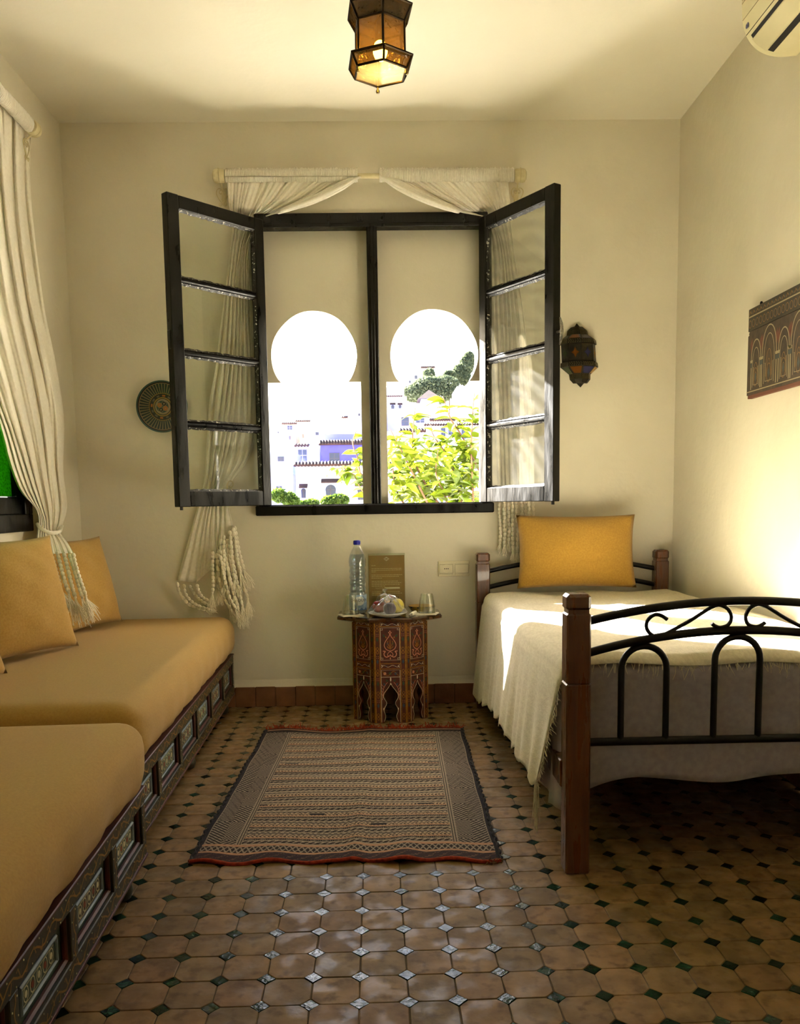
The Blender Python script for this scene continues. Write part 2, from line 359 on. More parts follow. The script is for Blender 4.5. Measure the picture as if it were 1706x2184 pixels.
def make_sash(hx, hy, far, mirror, pane_m, label):
    """hinge at (hx,hy); far = (x,y) of the free edge"""
    d = Vector((far[0]-hx, far[1]-hy, 0)).normalized(); n = Vector((-d.y, d.x, 0))
    if n.y > 0: n = -n
    W = Matrix(((d.x, n.x, 0, hx), (d.y, n.y, 0, hy), (0, 0, 1, SASH_Z0), (0, 0, 0, 1)))   # local: u along sash, w towards room, z
    H = SASH_Z1-SASH_Z0; S = 0.060; TR = 0.058; BR = 0.070; G = 0.026; ph = (H-TR-BR-3*G)/4
    X = lambda bld, *a, bev=0.003: bld.box(*a, bev, M=W)
    b = MB(); X(b, 0, S*0.85, -SASH_T/2, SASH_T/2, 0, H); X(b, SASH_W-S, SASH_W, -SASH_T/2, SASH_T/2, 0, H)
    X(b, S*0.85, SASH_W-S, -SASH_T/2+.001, SASH_T/2-.001, H-TR, H-.001); X(b, S*0.85, SASH_W-S, -SASH_T/2+.001, SASH_T/2-.001, 0.001, BR)
    sash = b.build('sash', M_BLACK, win); sash['label'] = label
    z = BR; u0, u1 = S*0.85, SASH_W-S
    for k in range(4):
        gb = MB().box(u0-.004, u1+.004, -0.0015, 0.0015, z-.004, z+ph+.004, 0, M=W); gb.build('pane', pane_m, sash)
        # putty fillets round the pane, room side
        pb = MB()
        f = lambda u, v, h: tuple(W @ Vector((u, h, v)))
        q = 0.009
        for (ua, za, ub, zb) in ((u0, z, u1, z), (u0, z+ph, u1, z+ph), (u0, z, u0, z+ph), (u1, z, u1, z+ph)):
            m = 26; top = []; du = 0.0
            for i in range(m):
                t = i/(m-1); uu = ua+(ub-ua)*t; zz = za+(zb-za)*t
                qq = q*(0.75+0.5*random.random())
                if za == zb: s = 1 if za == z else -1; tri = [(uu, zz, 0.0015), (uu, zz+s*qq, 0.0016), (uu, zz, 0.0125)]
                else: s = 1 if ua == u0 else -1; tri = [(uu, zz, 0.0015), (uu+s*qq, zz, 0.0016), (uu, zz, 0.0125)]
                top.append([f(*p) for p in tri])
            o = len(pb.v)
            pb.add([p for t3 in top for p in t3], [(i*3+a, i*3+(a+1) % 3, (i+1)*3+(a+1) % 3, (i+1)*3+a) for i in range(m-1) for a in range(3)])
        pb.build('putty', M_PUTTY, sash)
        z += ph
        if k < 3:
            bar = MB(); pr = [(-0.014, z), (-0.014, z+G), (0.006, z+G), (0.017, z+G*0.62), (0.017, z+G*0.38), (0.006, z)]
            bar.prism(pr, u0-.002, u1+.002, lambda a, c, h: tuple(W @ Vector((h, a, c)))); bar.build('glazing_bar', M_BLACK, sash); z += G
    # cremone handle on the meeting stile
    hb = MB(); c = (SASH_W-0.028, 0, 0.62)
    P3 = lambda u, ww, zz: tuple(W @ Vector((u, ww, zz)))
    if mirror > 0:
        hb.tube([P3(SASH_W, 0, 0.72), P3(SASH_W+0.022, 0, 0.72)], 0.006, 8)
        hb.tube([P3(SASH_W+0.016, 0, 0.665), P3(SASH_W+0.026, 0, 0.69), P3(SASH_W+0.030, 0, 0.72), P3(SASH_W+0.026, 0, 0.752), P3(SASH_W+0.018, 0, 0.778)], [0.003, 0.007, 0.008, 0.007, 0.003], 8)
    else:
        hb.box(SASH_W-0.002, SASH_W+0.006, -0.012, 0.012, 0.68, 0.76, 0.003, M=W)
    hb.build('handle', M_STEEL if mirror > 0 else M_BLACK, sash)
    kb = MB().box(SASH_W-0.028, SASH_W-0.018, -0.006, 0.006, -0.014, 0.004, 0.001, M=W); kb.build('bolt_tip', M_BLACK, sash)
    for zz in (0.13, 0.66, 1.18):
        MB().tube([P3(0.0, -0.024, zz), P3(0.0, -0.024, zz+0.07)], 0.006, 8).build('hinge', M_BLACK, sash)
    return sash
make_sash(-0.540, YB-0.020, (-0.911, 3.817), 0, M_PANE, 'open casement leaf beside the green plate')
make_sash(0.499, YB-0.020, (0.762, 3.772), 1, M_PANE_D, 'open casement leaf catching the sun, dusty panes')
# ---- floor of octagons and small green diamonds
S = 0.0995390; LA = 0.0075947; OFF = (-1.48444, 16.44933)
ca, sa = math.cos(LA), math.sin(LA)
lat = lambda i, j: ((i*ca-j*sa)*S, (i*sa+j*ca)*S)
floor = tag(MB().box(XL-0.3, XR+0.3, YF-0.3, YB+0.2, -0.15, -0.0030).build('floor', M_GROUT), 'tiled floor of tan octagons and small green diamonds', kind='structure'); WM[floor] = Matrix()
def tile_mat(name, c1, c2, c3, rough, rv, haze, spec):
    m, t, bs, out = new_mat(name); N, L = t.nodes, t.links
    g = N.new('ShaderNodeNewGeometry'); a = N.new('ShaderNodeAttribute'); a.attribute_name = 'paint'
    def nz(sc, dt):
        n = N.new('ShaderNodeTexNoise'); n.inputs['Scale'].default_value = sc; n.inputs['Detail'].default_value = dt; L.new(g.outputs['Position'], n.inputs['Vector']); return n.outputs[0]
    def mr(x, a0, a1, b0, b1):
        q = N.new('ShaderNodeMapRange'); L.new(x, q.inputs[0])
        for k, v in zip((1, 2, 3, 4), (a0, a1, b0, b1)): q.inputs[k].default_value = v
        return q.outputs[0]
    def mix(f, A, B, mode='MIX'):
        q = N.new('ShaderNodeMix'); q.data_type = 'RGBA'; q.blend_type = mode
        if isinstance(f, float): q.inputs[0].default_value = f
        else: L.new(f, q.inputs[0])
        for k, v in ((6, A), (7, B)):
            if isinstance(v, tuple): q.inputs[k].default_value = (*lin(v), 1)
            else: L.new(v, q.inputs[k])
        return q.outputs[2]
    c = mix(mr(nz(14, 5), .38, .62, 0, 1), c1, c2)
    c = mix(mr(nz(30, 7), .52, .68, 0, .75), c, c3)
    c = mix(1.0, c, a.outputs['Color'], 'MULTIPLY')
    L.new(c, bs.inputs['Base Color'])
    h = mr(nz(17, 6), .48, .62, 0, 1)
    L.new(mr(h, 0, 1, rough+rv, rough-rv), bs.inputs['Roughness'])
    bs.inputs['Specular IOR Level'].default_value = spec
    bp = N.new('ShaderNodeBump'); bp.inputs['Distance'].default_value = haze; L.new(nz(60, 4), bp.inputs['Height']); L.new(bp.outputs[0], bs.inputs['Normal'])
    return m
M_OCT = tile_mat('terracotta_octagon', (137, 109, 74), (115, 91, 60), (90, 68, 44), 0.50, 0.13, 0.0009, 0.22)
M_DIA = tile_mat('green_glazed_diamond', (28, 60, 40), (20, 43, 31), (46, 78, 57), 0.18, 0.07, 0.0022, 0.32)
CUT = 0.205
def oct_poly(jt):
    h = 0.5-0.011; c = CUT; pts = []
    base = [(h, -(0.5-c)), (h, 0.5-c), (0.5-c, h), (-(0.5-c), h), (-h, 0.5-c), (-h, -(0.5-c)), (-(0.5-c), -h), (0.5-c, -h)]
    out = []
    for k in range(8):
        p = np.array(base[k]); q = np.array(base[(k+1) % 8]); p = p+np.random.uniform(-jt, jt, 2)
        if k % 2 == 1:  # rounded cut
            n = (p+q)/2; n = n/np.linalg.norm(n)
            out += [tuple(p), tuple((p+q)/2+n*0.008)]
        else: out.append(tuple(p))
    return [(x*S, y*S) for x, y in out]
def dia_poly(jt):
    r = CUT-0.014; return [((r*math.cos(a)+random.uniform(-jt, jt))*S, (r*math.sin(a)+random.uniform(-jt, jt))*S) for a in (0, PI/2, PI, 3*PI/2)]
def tile_mesh(bld, poly, cx, cy, rot, tz, tx, ty, tint):
    c, s_ = math.cos(rot), math.sin(rot); n = len(poly); vs = []
    for k, (sc, z) in enumerate(((1.0, -0.006), (1.0, -0.0012), (0.975, 0.0))):
        for u, v in poly:
            X = (u*c-v*s_)*sc; Y = (u*s_+v*c)*sc; vs.append((cx+X, cy+Y, z+tz+(X*tx+Y*ty if k else 0)))
    fs = [tuple(range(2*n, 3*n))]+[(k*n+i, k*n+(i+1) % n, (k+1)*n+(i+1) % n, (k+1)*n+i) for k in (0, 1) for i in range(n)]
    bld.add(vs, fs, tint)
def tint(r=0.12, w=0.05):
    v = 1+random.uniform(-r, r); return (min(1.0, v*(1+random.uniform(-w, w))), min(1, v), min(1, v*(1+random.uniform(-w, w))))
oct_v = [];  dia_v = []
for k in range(22):
    q = MB(); tile_mesh(q, oct_poly(0.007), 0, 0, 0, random.uniform(-.0006, .0004), random.uniform(-.006, .006), random.uniform(-.006, .006), tint(0.24, 0.06)); oct_v.append(q)
    q = MB(); tile_mesh(q, dia_poly(0.008), 0, 0, 0, random.uniform(-.0008, .0006), random.uniform(-.02, .02), random.uniform(-.02, .02), tint(0.45, 0.15)); dia_v.append(q)
def lay(name, variants, m, off, visible):
    cells = []
    i0, i1 = int(XL/S)-2, int(XR/S)+3; j0, j1 = int(YF/S)-2, int(YB/S)+2
    for i in range(i0, i1):
        for j in range(j0, j1):
            x, y = lat(i+off[0], j+off[1])
            if XL-.02 < x < XR+.02 and YF-.02 < y < YB+0.012: cells.append((x, y))
    def score(c):
        x, y = c
        if y < 0.9: return 1e9
        u, v = px((x, y, 0)); 
        if not (-30 < u < 1736 and 0 < v < 2200) or not visible(x, y): return 1e9
        return y
    cells.sort(key=score); meshes = [None]*len(variants); rest = MB()
    for n, (x, y) in enumerate(cells):
        k = random.randrange(len(variants))
        if n < 300 and score((x, y)) < 1e8:
            if meshes[k] is None:
                o = variants[k].build(name, m, floor); meshes[k] = o; o.location = (x, y, 0); o.rotation_euler[2] = LA
            else:
                o = bpy.data.objects.new(name, meshes[k].data); COL.objects.link(o); o.parent = floor; o.location = (x, y, 0); o.rotation_euler[2] = LA+random.choice((0, PI/2, PI, -PI/2))
        else:
            q = variants[k]; n0 = len(rest.v); rot = LA+random.choice((0, PI/2, PI, -PI/2)); c, s_ = math.cos(rot), math.sin(rot)
            rest.v += [(x+p[0]*c-p[1]*s_, y+p[0]*s_+p[1]*c, p[2]) for p in q.v]; rest.f += [tuple(a+n0 for a in f) for f in q.f]; rest.c += q.c
    tag(rest.build(name+'s', m, floor), kind='stuff')
vis = lambda x, y: x > -0.66 and not (-0.5 < x < 0.28 and 2.4 < y < 3.66) and not (x > 0.60 and y > 2.7)
lay('floor_tile', oct_v, M_OCT, (OFF[0]+0.5, OFF[1]+0.5), vis)
lay('diamond_tile', dia_v, M_DIA, OFF, vis)
# ---- baseboard of square terracotta tiles along the back wall
M_SKIRT = mat('skirting_terracotta', (134, 92, 62), 0.6, (106, 70, 46), 9, 6, bump=0.0012, bscale=60, space='World', rvar=0.1)
bbk = tag(MB().box(XL, XR, YB-0.006, YB, 0, 0.099).build('baseboard_back', M_GROUT), 'terracotta tile baseboard along the back wall', kind='structure'); WM[bbk] = Matrix()
x = -1.44
while x < XR-0.02:
    w_ = 0.0965+random.uniform(-.002, .002); x1 = min(x+w_, XR-0.005)
    MB().box(x, x1, YB-0.014+random.uniform(-.001, .001), YB-0.004, 0.0005, 0.1+random.uniform(-.003, .003), 0.002).build('baseboard_tile', M_SKIRT, bbk); x = x1+0.003
bbr = tag(MB().box(XR-0.006, XR, YF, YB-0.015, 0, 0.099).build('baseboard_right', M_GROUT), 'terracotta tile baseboard beside the bed', kind='structure'); WM[bbr] = Matrix()
y = YF+0.02
while y < YB-0.03:
    y1 = min(y+0.0965, YB-0.018)
    MB().box(XR-0.014, XR-0.004, y, y1, 0.0005, 0.1+random.uniform(-.003, .003), 0.002).build('baseboard_tile', M_SKIRT, bbr); y = y1+0.003
# plaster sweep above the tiles
b = MB(); b.prism([(YB+0.01, 0.0995), (YB-0.012, 0.0995), (YB-0.006, 0.118), (YB-0.002, 0.135), (YB+0.01, 0.14)], XL, XR, lambda u, v, h: (h, u, v)); b.build('plaster_lip', M_WALL, wall_back)
# ------------------------------------------------------------------ larger furniture
def rbox(bld, lo, hi, r, n=(10, 10, 6), deform=None):
    """rounded box as one closed skin, n divisions per axis"""
    lo = np.array(lo, float); hi = np.array(hi, float); key = {}; vs = []; fs = []
    def ax(k):
        # denser at the rounded ends
        m = n[k]; inner = np.linspace(lo[k]+r, hi[k]-r, m+1); e = [r*(1-math.cos(a)) for a in np.linspace(0, PI/2, 5)[:-1]]
        return np.r_[lo[k]+np.array(e), inner, (hi[k]-np.array(e))[::-1]]
    A = [ax(0), ax(1), ax(2)]
    def vid(p):
        q = np.clip(p, lo+r, hi-r); d = p-q; l = np.linalg.norm(d)
        P = q+d/l*r if l > 1e-9 else p
        k = tuple(np.round(p, 5))
        if k not in key:
            key[k] = len(vs); vs.append(tuple(deform(P) if deform else P))
        return key[k]
    for a in range(3):
        b, c = [(1, 2), (2, 0), (0, 1)][a]
        for side in (lo[a], hi[a]):
            for i in range(len(A[b])-1):
                for j in range(len(A[c])-1):
                    q = []
                    for ii, jj in ((i, j), (i+1, j), (i+1, j+1), (i, j+1)):
                        p = np.zeros(3); p[a] = side; p[b] = A[b][ii]; p[c] = A[c][jj]; q.append(vid(p))
                    fs.append(tuple(q))
    return bld.add(vs, fs)
def cushion(bld, w_, h_, t_, M, n=26, pinch=0.10, wr=0.006, seed=0):
    """stuffed pillow: local x width, z height (0 at the bottom), y thickness"""
    ph = seed*1.7
    def side(sg):
        def fn(i, j):
            u, v = 2*i-1, 2*j-1; cu = math.cos(u*PI/2)**0.55 if abs(u) < 1 else 0; cv = math.cos(v*PI/2)**0.55 if abs(v) < 1 else 0
            x = w_/2*u*(1-pinch*(1-abs(v)**2.2)*abs(u)**2); z = h_/2*v*(1-pinch*(1-abs(u)**2.2)*abs(v)**2)
            y = sg*t_/2*cu*cv + wr*math.sin(9*u+ph+3*v)*math.sin(7*v+ph)*cu*cv*(0.4+0.6*abs(v))
            return tuple(M @ Vector((x, y, z+h_/2)))
        return fn
    bld.grid(n, n, side(1)); bld.grid(n, n, side(-1)); return bld
def weld(o, d=1e-4):
    bm = bmesh.new(); bm.from_mesh(o.data); bmesh.ops.remove_doubles(bm, verts=bm.verts, dist=d); bmesh.ops.recalc_face_normals(bm, faces=bm.faces); bm.to_mesh(o.data); bm.free(); return o
# ---- bed
M_POST = mat('brown_varnished_wood', (100, 60, 33), 0.30, (76, 44, 25), 9, 6, bump=0.0006, bscale=90, stretch=(6, 6, 0.7), rvar=0.06, coat=0.25)
M_IRON = mat('black_iron', (4, 4, 5), 0.40, (8, 8, 9), 40, rvar=0.05, spec=0.35)
bed = thing('bed', 'single bed with brown wooden posts and black wrought iron ends', 'bed', (0.94, 3.18, 0))
PF = [(0.511, 2.240), (1.373, 2.240), (0.484, 4.120), (1.345, 4.120)]
for k, (x, y) in enumerate(PF):
    b = MB(); h = 0.0325
    b.box(x-h, x+h, y-h, y+h, 0.0, 0.520, 0.004); b.box(x-h+.0005, x+h-.0005, y-h+.0005, y+h-.0005, 0.5185, 0.706, 0.004)
    b.box(x-h+.005, x+h-.005, y-h+.005, y+h-.005, 0.700, 0.722, 0.001); b.box(x-h, x+h, y-h, y+h, 0.713, 0.757, 0.008)
    b.build('post', M_POST, bed)
def end_rails(y, xa, xb, up_e, up_m, mid_e, mid_m, low, full):
    cx = (xa+xb)/2; half = (xb-xa)/2; x0, x1 = xa+0.030, xb-0.030
    arc = lambda e, m: [(x, y, m-(m-e)*((x-cx)/(half-0.03))**2) for x in np.linspace(x0, x1, 25)]
    MB().tube(arc(up_e, up_m), 0.0115, 10).build('top_rail', M_IRON, bed, smooth=40)
    MB().tube(arc(mid_e, mid_m), 0.0115, 10).build('middle_rail', M_IRON, bed, smooth=40)
    MB().tube([(x0, y, low), (x1, y, low)], 0.0115, 10).build('bottom_rail', M_IRON, bed, smooth=40)
    if full:
        zof = lambda x: mid_m-(mid_m-mid_e)*((x-cx)/(half-0.03))**2
        for c in (cx-0.25, cx, cx+0.25):
            top = zof(c)-0.017; r = 0.0605; zb = top-r
            path = [(c-r, y, low+.006)]+[(c-r*math.cos(a), y, zb+r*math.sin(a)) for a in np.linspace(0, PI, 17)]+[(c+r, y, low+.006)]
            MB().tube(path, 0.0088, 10).build('arch_bar', M_IRON, bed, smooth=40)
    return cx
def scroll(pts, name='scroll'):
    MB().tube([tuple(p) for p in spline(pts, 60)], 0.0052, 8).build(name, M_IRON, bed, smooth=40)
cxf = end_rails(2.240, PF[0][0], PF[1][0], 0.682, 0.729, 0.597, 0.651, 0.355, True)
sc_px = [(852, 215), (820, 192), (775, 183), (733, 212), (718, 255), (737, 300), (785, 326), (835, 310), (990, 228), (1110, 152), (1155, 130), (1195, 123), (1243, 148), (1265, 200), (1245, 248), (1195, 266), (1160, 256), (1138, 240)]
S1 = [tuple(at(1140+u*0.3318, 1250+v*0.3318, 'y', 2.240)) for u, v in sc_px]
scroll(S1); scroll([(2*cxf-p[0], p[1], p[2]) for p in S1])
cxh = end_rails(4.120, PF[2][0], PF[3][0], 0.668, 0.715, 0.590, 0.640, 0.345, False)
S2 = [(p[0]-cxf+cxh, 4.120, p[2]-0.013) for p in S1]; scroll(S2); scroll([(2*cxh-p[0], p[1], p[2]) for p in S2])
for x, dx in ((0.486, 0.0135), (1.372, -0.013)):
    b = MB(); b.box(x-.012, x+.012, 2.262, 4.098, 0.225, 0.300, 0.003, M=Matrix.Translation((0, 0, 0))); b.build('side_rail', M_POST, bed)
for k in range(9):
    y = 2.36+k*0.205; MB().box(0.49, 1.37, y-.035, y+.035, 0.285, 0.303, 0.002).build('slat', M_POST, bed)
M_TICK = mat('mattress_ticking', (214, 208, 198), 0.9)
mt = rbox(MB(), (0.512, 2.325, 0.303), (1.392, 4.070, 0.548), 0.045, (6, 10, 2)).build('mattress', M_TICK, smooth=True)
tag(mt, 'pale single mattress lying on the bed frame under the sheet', 'mattress')
# sheet: top border, rounded edge and hanging skirt in one cloth
M_SHEET = mat('white_cotton_sheet', (172, 162, 168), 0.9, (160, 150, 158), 60, bump=0.0004, bscale=500, translucent=0.18, sheen=0.2)
per = []
for t in np.linspace(0, 1, 60): per.append((0.492, 4.075-t*(4.075-2.37), -1, 0, t*1.7))
for a in np.linspace(0, PI/2, 12)[1:-1]: per.append((0.492+0.055*(1-math.cos(a)), 2.37-0.062*math.sin(a), -math.cos(a), -math.sin(a), 1.7+a*0.05))
for t in np.linspace(0, 1, 60): per.append((0.552+t*(1.352-0.552), 2.308, 0, -1, 1.8+t*0.9))
for a in np.linspace(0, PI/2, 10)[1:-1]: per.append((1.352+0.055*math.sin(a), 2.308+0.062*(1-math.cos(a)), math.sin(a), -math.cos(a), 2.7+a*0.05))
for t in np.linspace(0, 1, 30): per.append((1.407, 2.37+t*(4.075-2.37), 1, 0, 2.8+t*1.7))
def hem_sheet(x, y, s):
    if y < 2.309 and x > 0.55: return 0.226-0.026*max(0, (0.70-x)/0.15)**1.3+0.010*math.sin((x-0.55)*13)
    if x < 0.56: return 0.135+0.02*math.sin(s*9) if y < 2.6 else 0.13+0.015*math.sin(s*7)
    return 0.20
def sheet_fn(i, j):
    x, y, nx, ny, s = per[int(round(i*(len(per)-1)))]
    V = [(-0.25, 0.5505), (-0.10, 0.5508), (-0.03, 0.549), (-0.008, 0.541), (0.002, 0.525)]
    k = int(round(j*21))
    if k < 5: off, z = V[k]
    else:
        t = (k-5)/16.0; z = 0.525+(hem_sheet(x, y, s)-0.525)*t
        amp = 0.004+0.010*t if x < 0.56 or ny == -1 else 0.003
        off = 0.003+amp*(0.5+0.5*math.sin(s*31+2.0*math.sin(s*7)))*(0.25+t)+ (0.010*t if nx == -1 else 0)
        if ny == -1 and x > 0.55: off = 0.002+(0.004+0.006*math.exp(-((x-0.60)/0.06)**2)+0.005*math.exp(-((x-1.0)/0.1)**2))*t*(0.6+0.6*math.sin(s*26))
    return (x+nx*off, y+ny*off, z)
weld(MB().grid(len(per), 22, sheet_fn).build('bed_sheet', M_SHEET, smooth=True, mods=[('SOLIDIFY', dict(thickness=0.0015, offset=-1))]))
sh = bpy.data.objects['bed_sheet']; tag(sh, 'white sheet hanging down over the foot of the bed', 'bed sheet')
# blanket: from the wall side across the top and down the aisle side
M_BLK = mat('cream_wool_blanket', (218, 209, 180), 0.92, (204, 194, 164), 120, 4, bump=0.0010, bscale=420, sheen=0.25, translucent=0.10, stretch=(1, 0.35, 1))
NY, NX, NS = 90, 34, 30
hem_px = [(1015, 1490), (1033, 1500), (1068, 1545), (1100, 1605), (1130, 1660), (1150, 1688), (1163, 1720)]
hem_pts = sorted([tuple(at(a, c, 'x', 0.432)) for a, c in hem_px], key=lambda p: p[1])
hy = [p[1] for p in hem_pts]; hz = [max(0.045, p[2]) for p in hem_pts]
def blanket_fn(i, j):
    y = 4.055+(2.318-4.055)*j; k = int(round(i*(NX+NS+7)))
    top = 0.566+0.010*math.sin(2.2*y+0.6)*math.sin(3.3+3*i)+0.014*math.exp(-((y-3.2)/0.5)**2)
    if j > 0.985: top -= 0.012
    if j > 0.999: top -= 0.012; y -= 0.004
    xe = 0.486-0.004*math.sin(5*y)
    R = 0.045
    if k < NX:
        x = 1.410+(xe+R-1.410)*k/(NX-1)
        if k < 2: return (1.414 if k == 0 else 1.405, y, top-(0.10 if k == 0 else 0.012))
        return (x, y, top+0.004*math.sin(17*x+4*y)+0.002*math.sin(31*y+9*x))
    if k < NX+8:
        a = (k-NX+1)/8*PI/2; return (xe+R-R*math.sin(a), y, top-R+R*math.cos(a))
    t = (k-NX-7)/(NS); ze = float(np.interp(y, hy, hz))+0.010*math.sin(y*41)+0.0025*math.sin(y*87+1)
    zt = top-R; z = zt+(ze-zt)*t
    yy = y+(0.085*t**1.4 if j > 0.9 else 0)*((j-0.9)/0.1 if j > 0.9 else 0)-0.02*t*math.sin(j*3)
    fold = 0.5+0.5*math.sin(y*46+2.2*math.sin(y*9)+1.2*t)
    return (xe-0.006-0.040*t-0.018*t*fold*(0.4+0.6*math.sin(y*5+2)**2)-0.004*math.sin(y*19)*t, yy, z)
blk = MB().grid(NX+NS+8, NY, blanket_fn).build('blanket', M_BLK, smooth=True, mods=[('SOLIDIFY', dict(thickness=0.003, offset=1))]); WM[blk] = Matrix()
tag(blk, 'cream woven blanket with a frayed edge spread over the bed', 'blanket')
def strand(bld, p, L, spread, r=0.0009, curl=1.0, down=(0, 0, -1)):
    p = np.array(p, float); d = np.array(down, float)+np.random.uniform(-spread, spread, 3); pts = [p]
    for k in range(5):
        p = p+d/np.linalg.norm(d)*L/5; d = d+np.random.uniform(-curl, curl, 3)*0.35+np.array([0, 0, -0.15]); pts.append(p)
    bld.tube(pts, [r, r, r, r*.9, r*.8, r*.5], 4, caps=False)
b = MB()
for k in range(150):
    x = random.uniform(0.53, 1.40); i = min(range(NX), key=lambda q: abs((1.410+(0.531-1.410)*q/(NX-1))-x))
    p = blanket_fn(i/(NX+NS+7), 1.0); strand(b, (x, p[1]-.001, p[2]), random.uniform(0.012, 0.045), 0.7, down=(0, -0.30, -1))
for k in range(90):
    q = NX+8+random.randrange(NS); p = blanket_fn(q/(NX+NS+7), 1.0); strand(b, p, random.uniform(0.012, 0.03), 0.4, down=(0.15, -1, -0.7))
for k in range(26):
    p = blanket_fn(1.0, 1.0); strand(b, (p[0]+random.uniform(-.006, .006), p[1]+random.uniform(-.01, .01), p[2]), random.uniform(0.07, 0.15), 0.10, curl=0.25)
tag(b.build('fringe', M_BLK, blk), 'loose frayed threads', kind='stuff')
M_PIL = mat('ochre_wool_cushion', (176, 135, 50), 0.95, (164, 123, 42), 140, 4, bump=0.0007, bscale=600, sheen=0.12)
W_ = Matrix.Translation((0.910, 3.985, 0.592)) @ Matrix.Rotation(math.radians(-9), 4, 'X') @ Matrix.Rotation(math.radians(0.5), 4, 'Y')
tag(weld(cushion(MB(), 0.560, 0.345, 0.165, W_, pinch=0.055, wr=0.004, seed=3).build('pillow', M_PIL, smooth=True)), 'ochre rectangular pillow standing at the head of the bed', 'pillow')
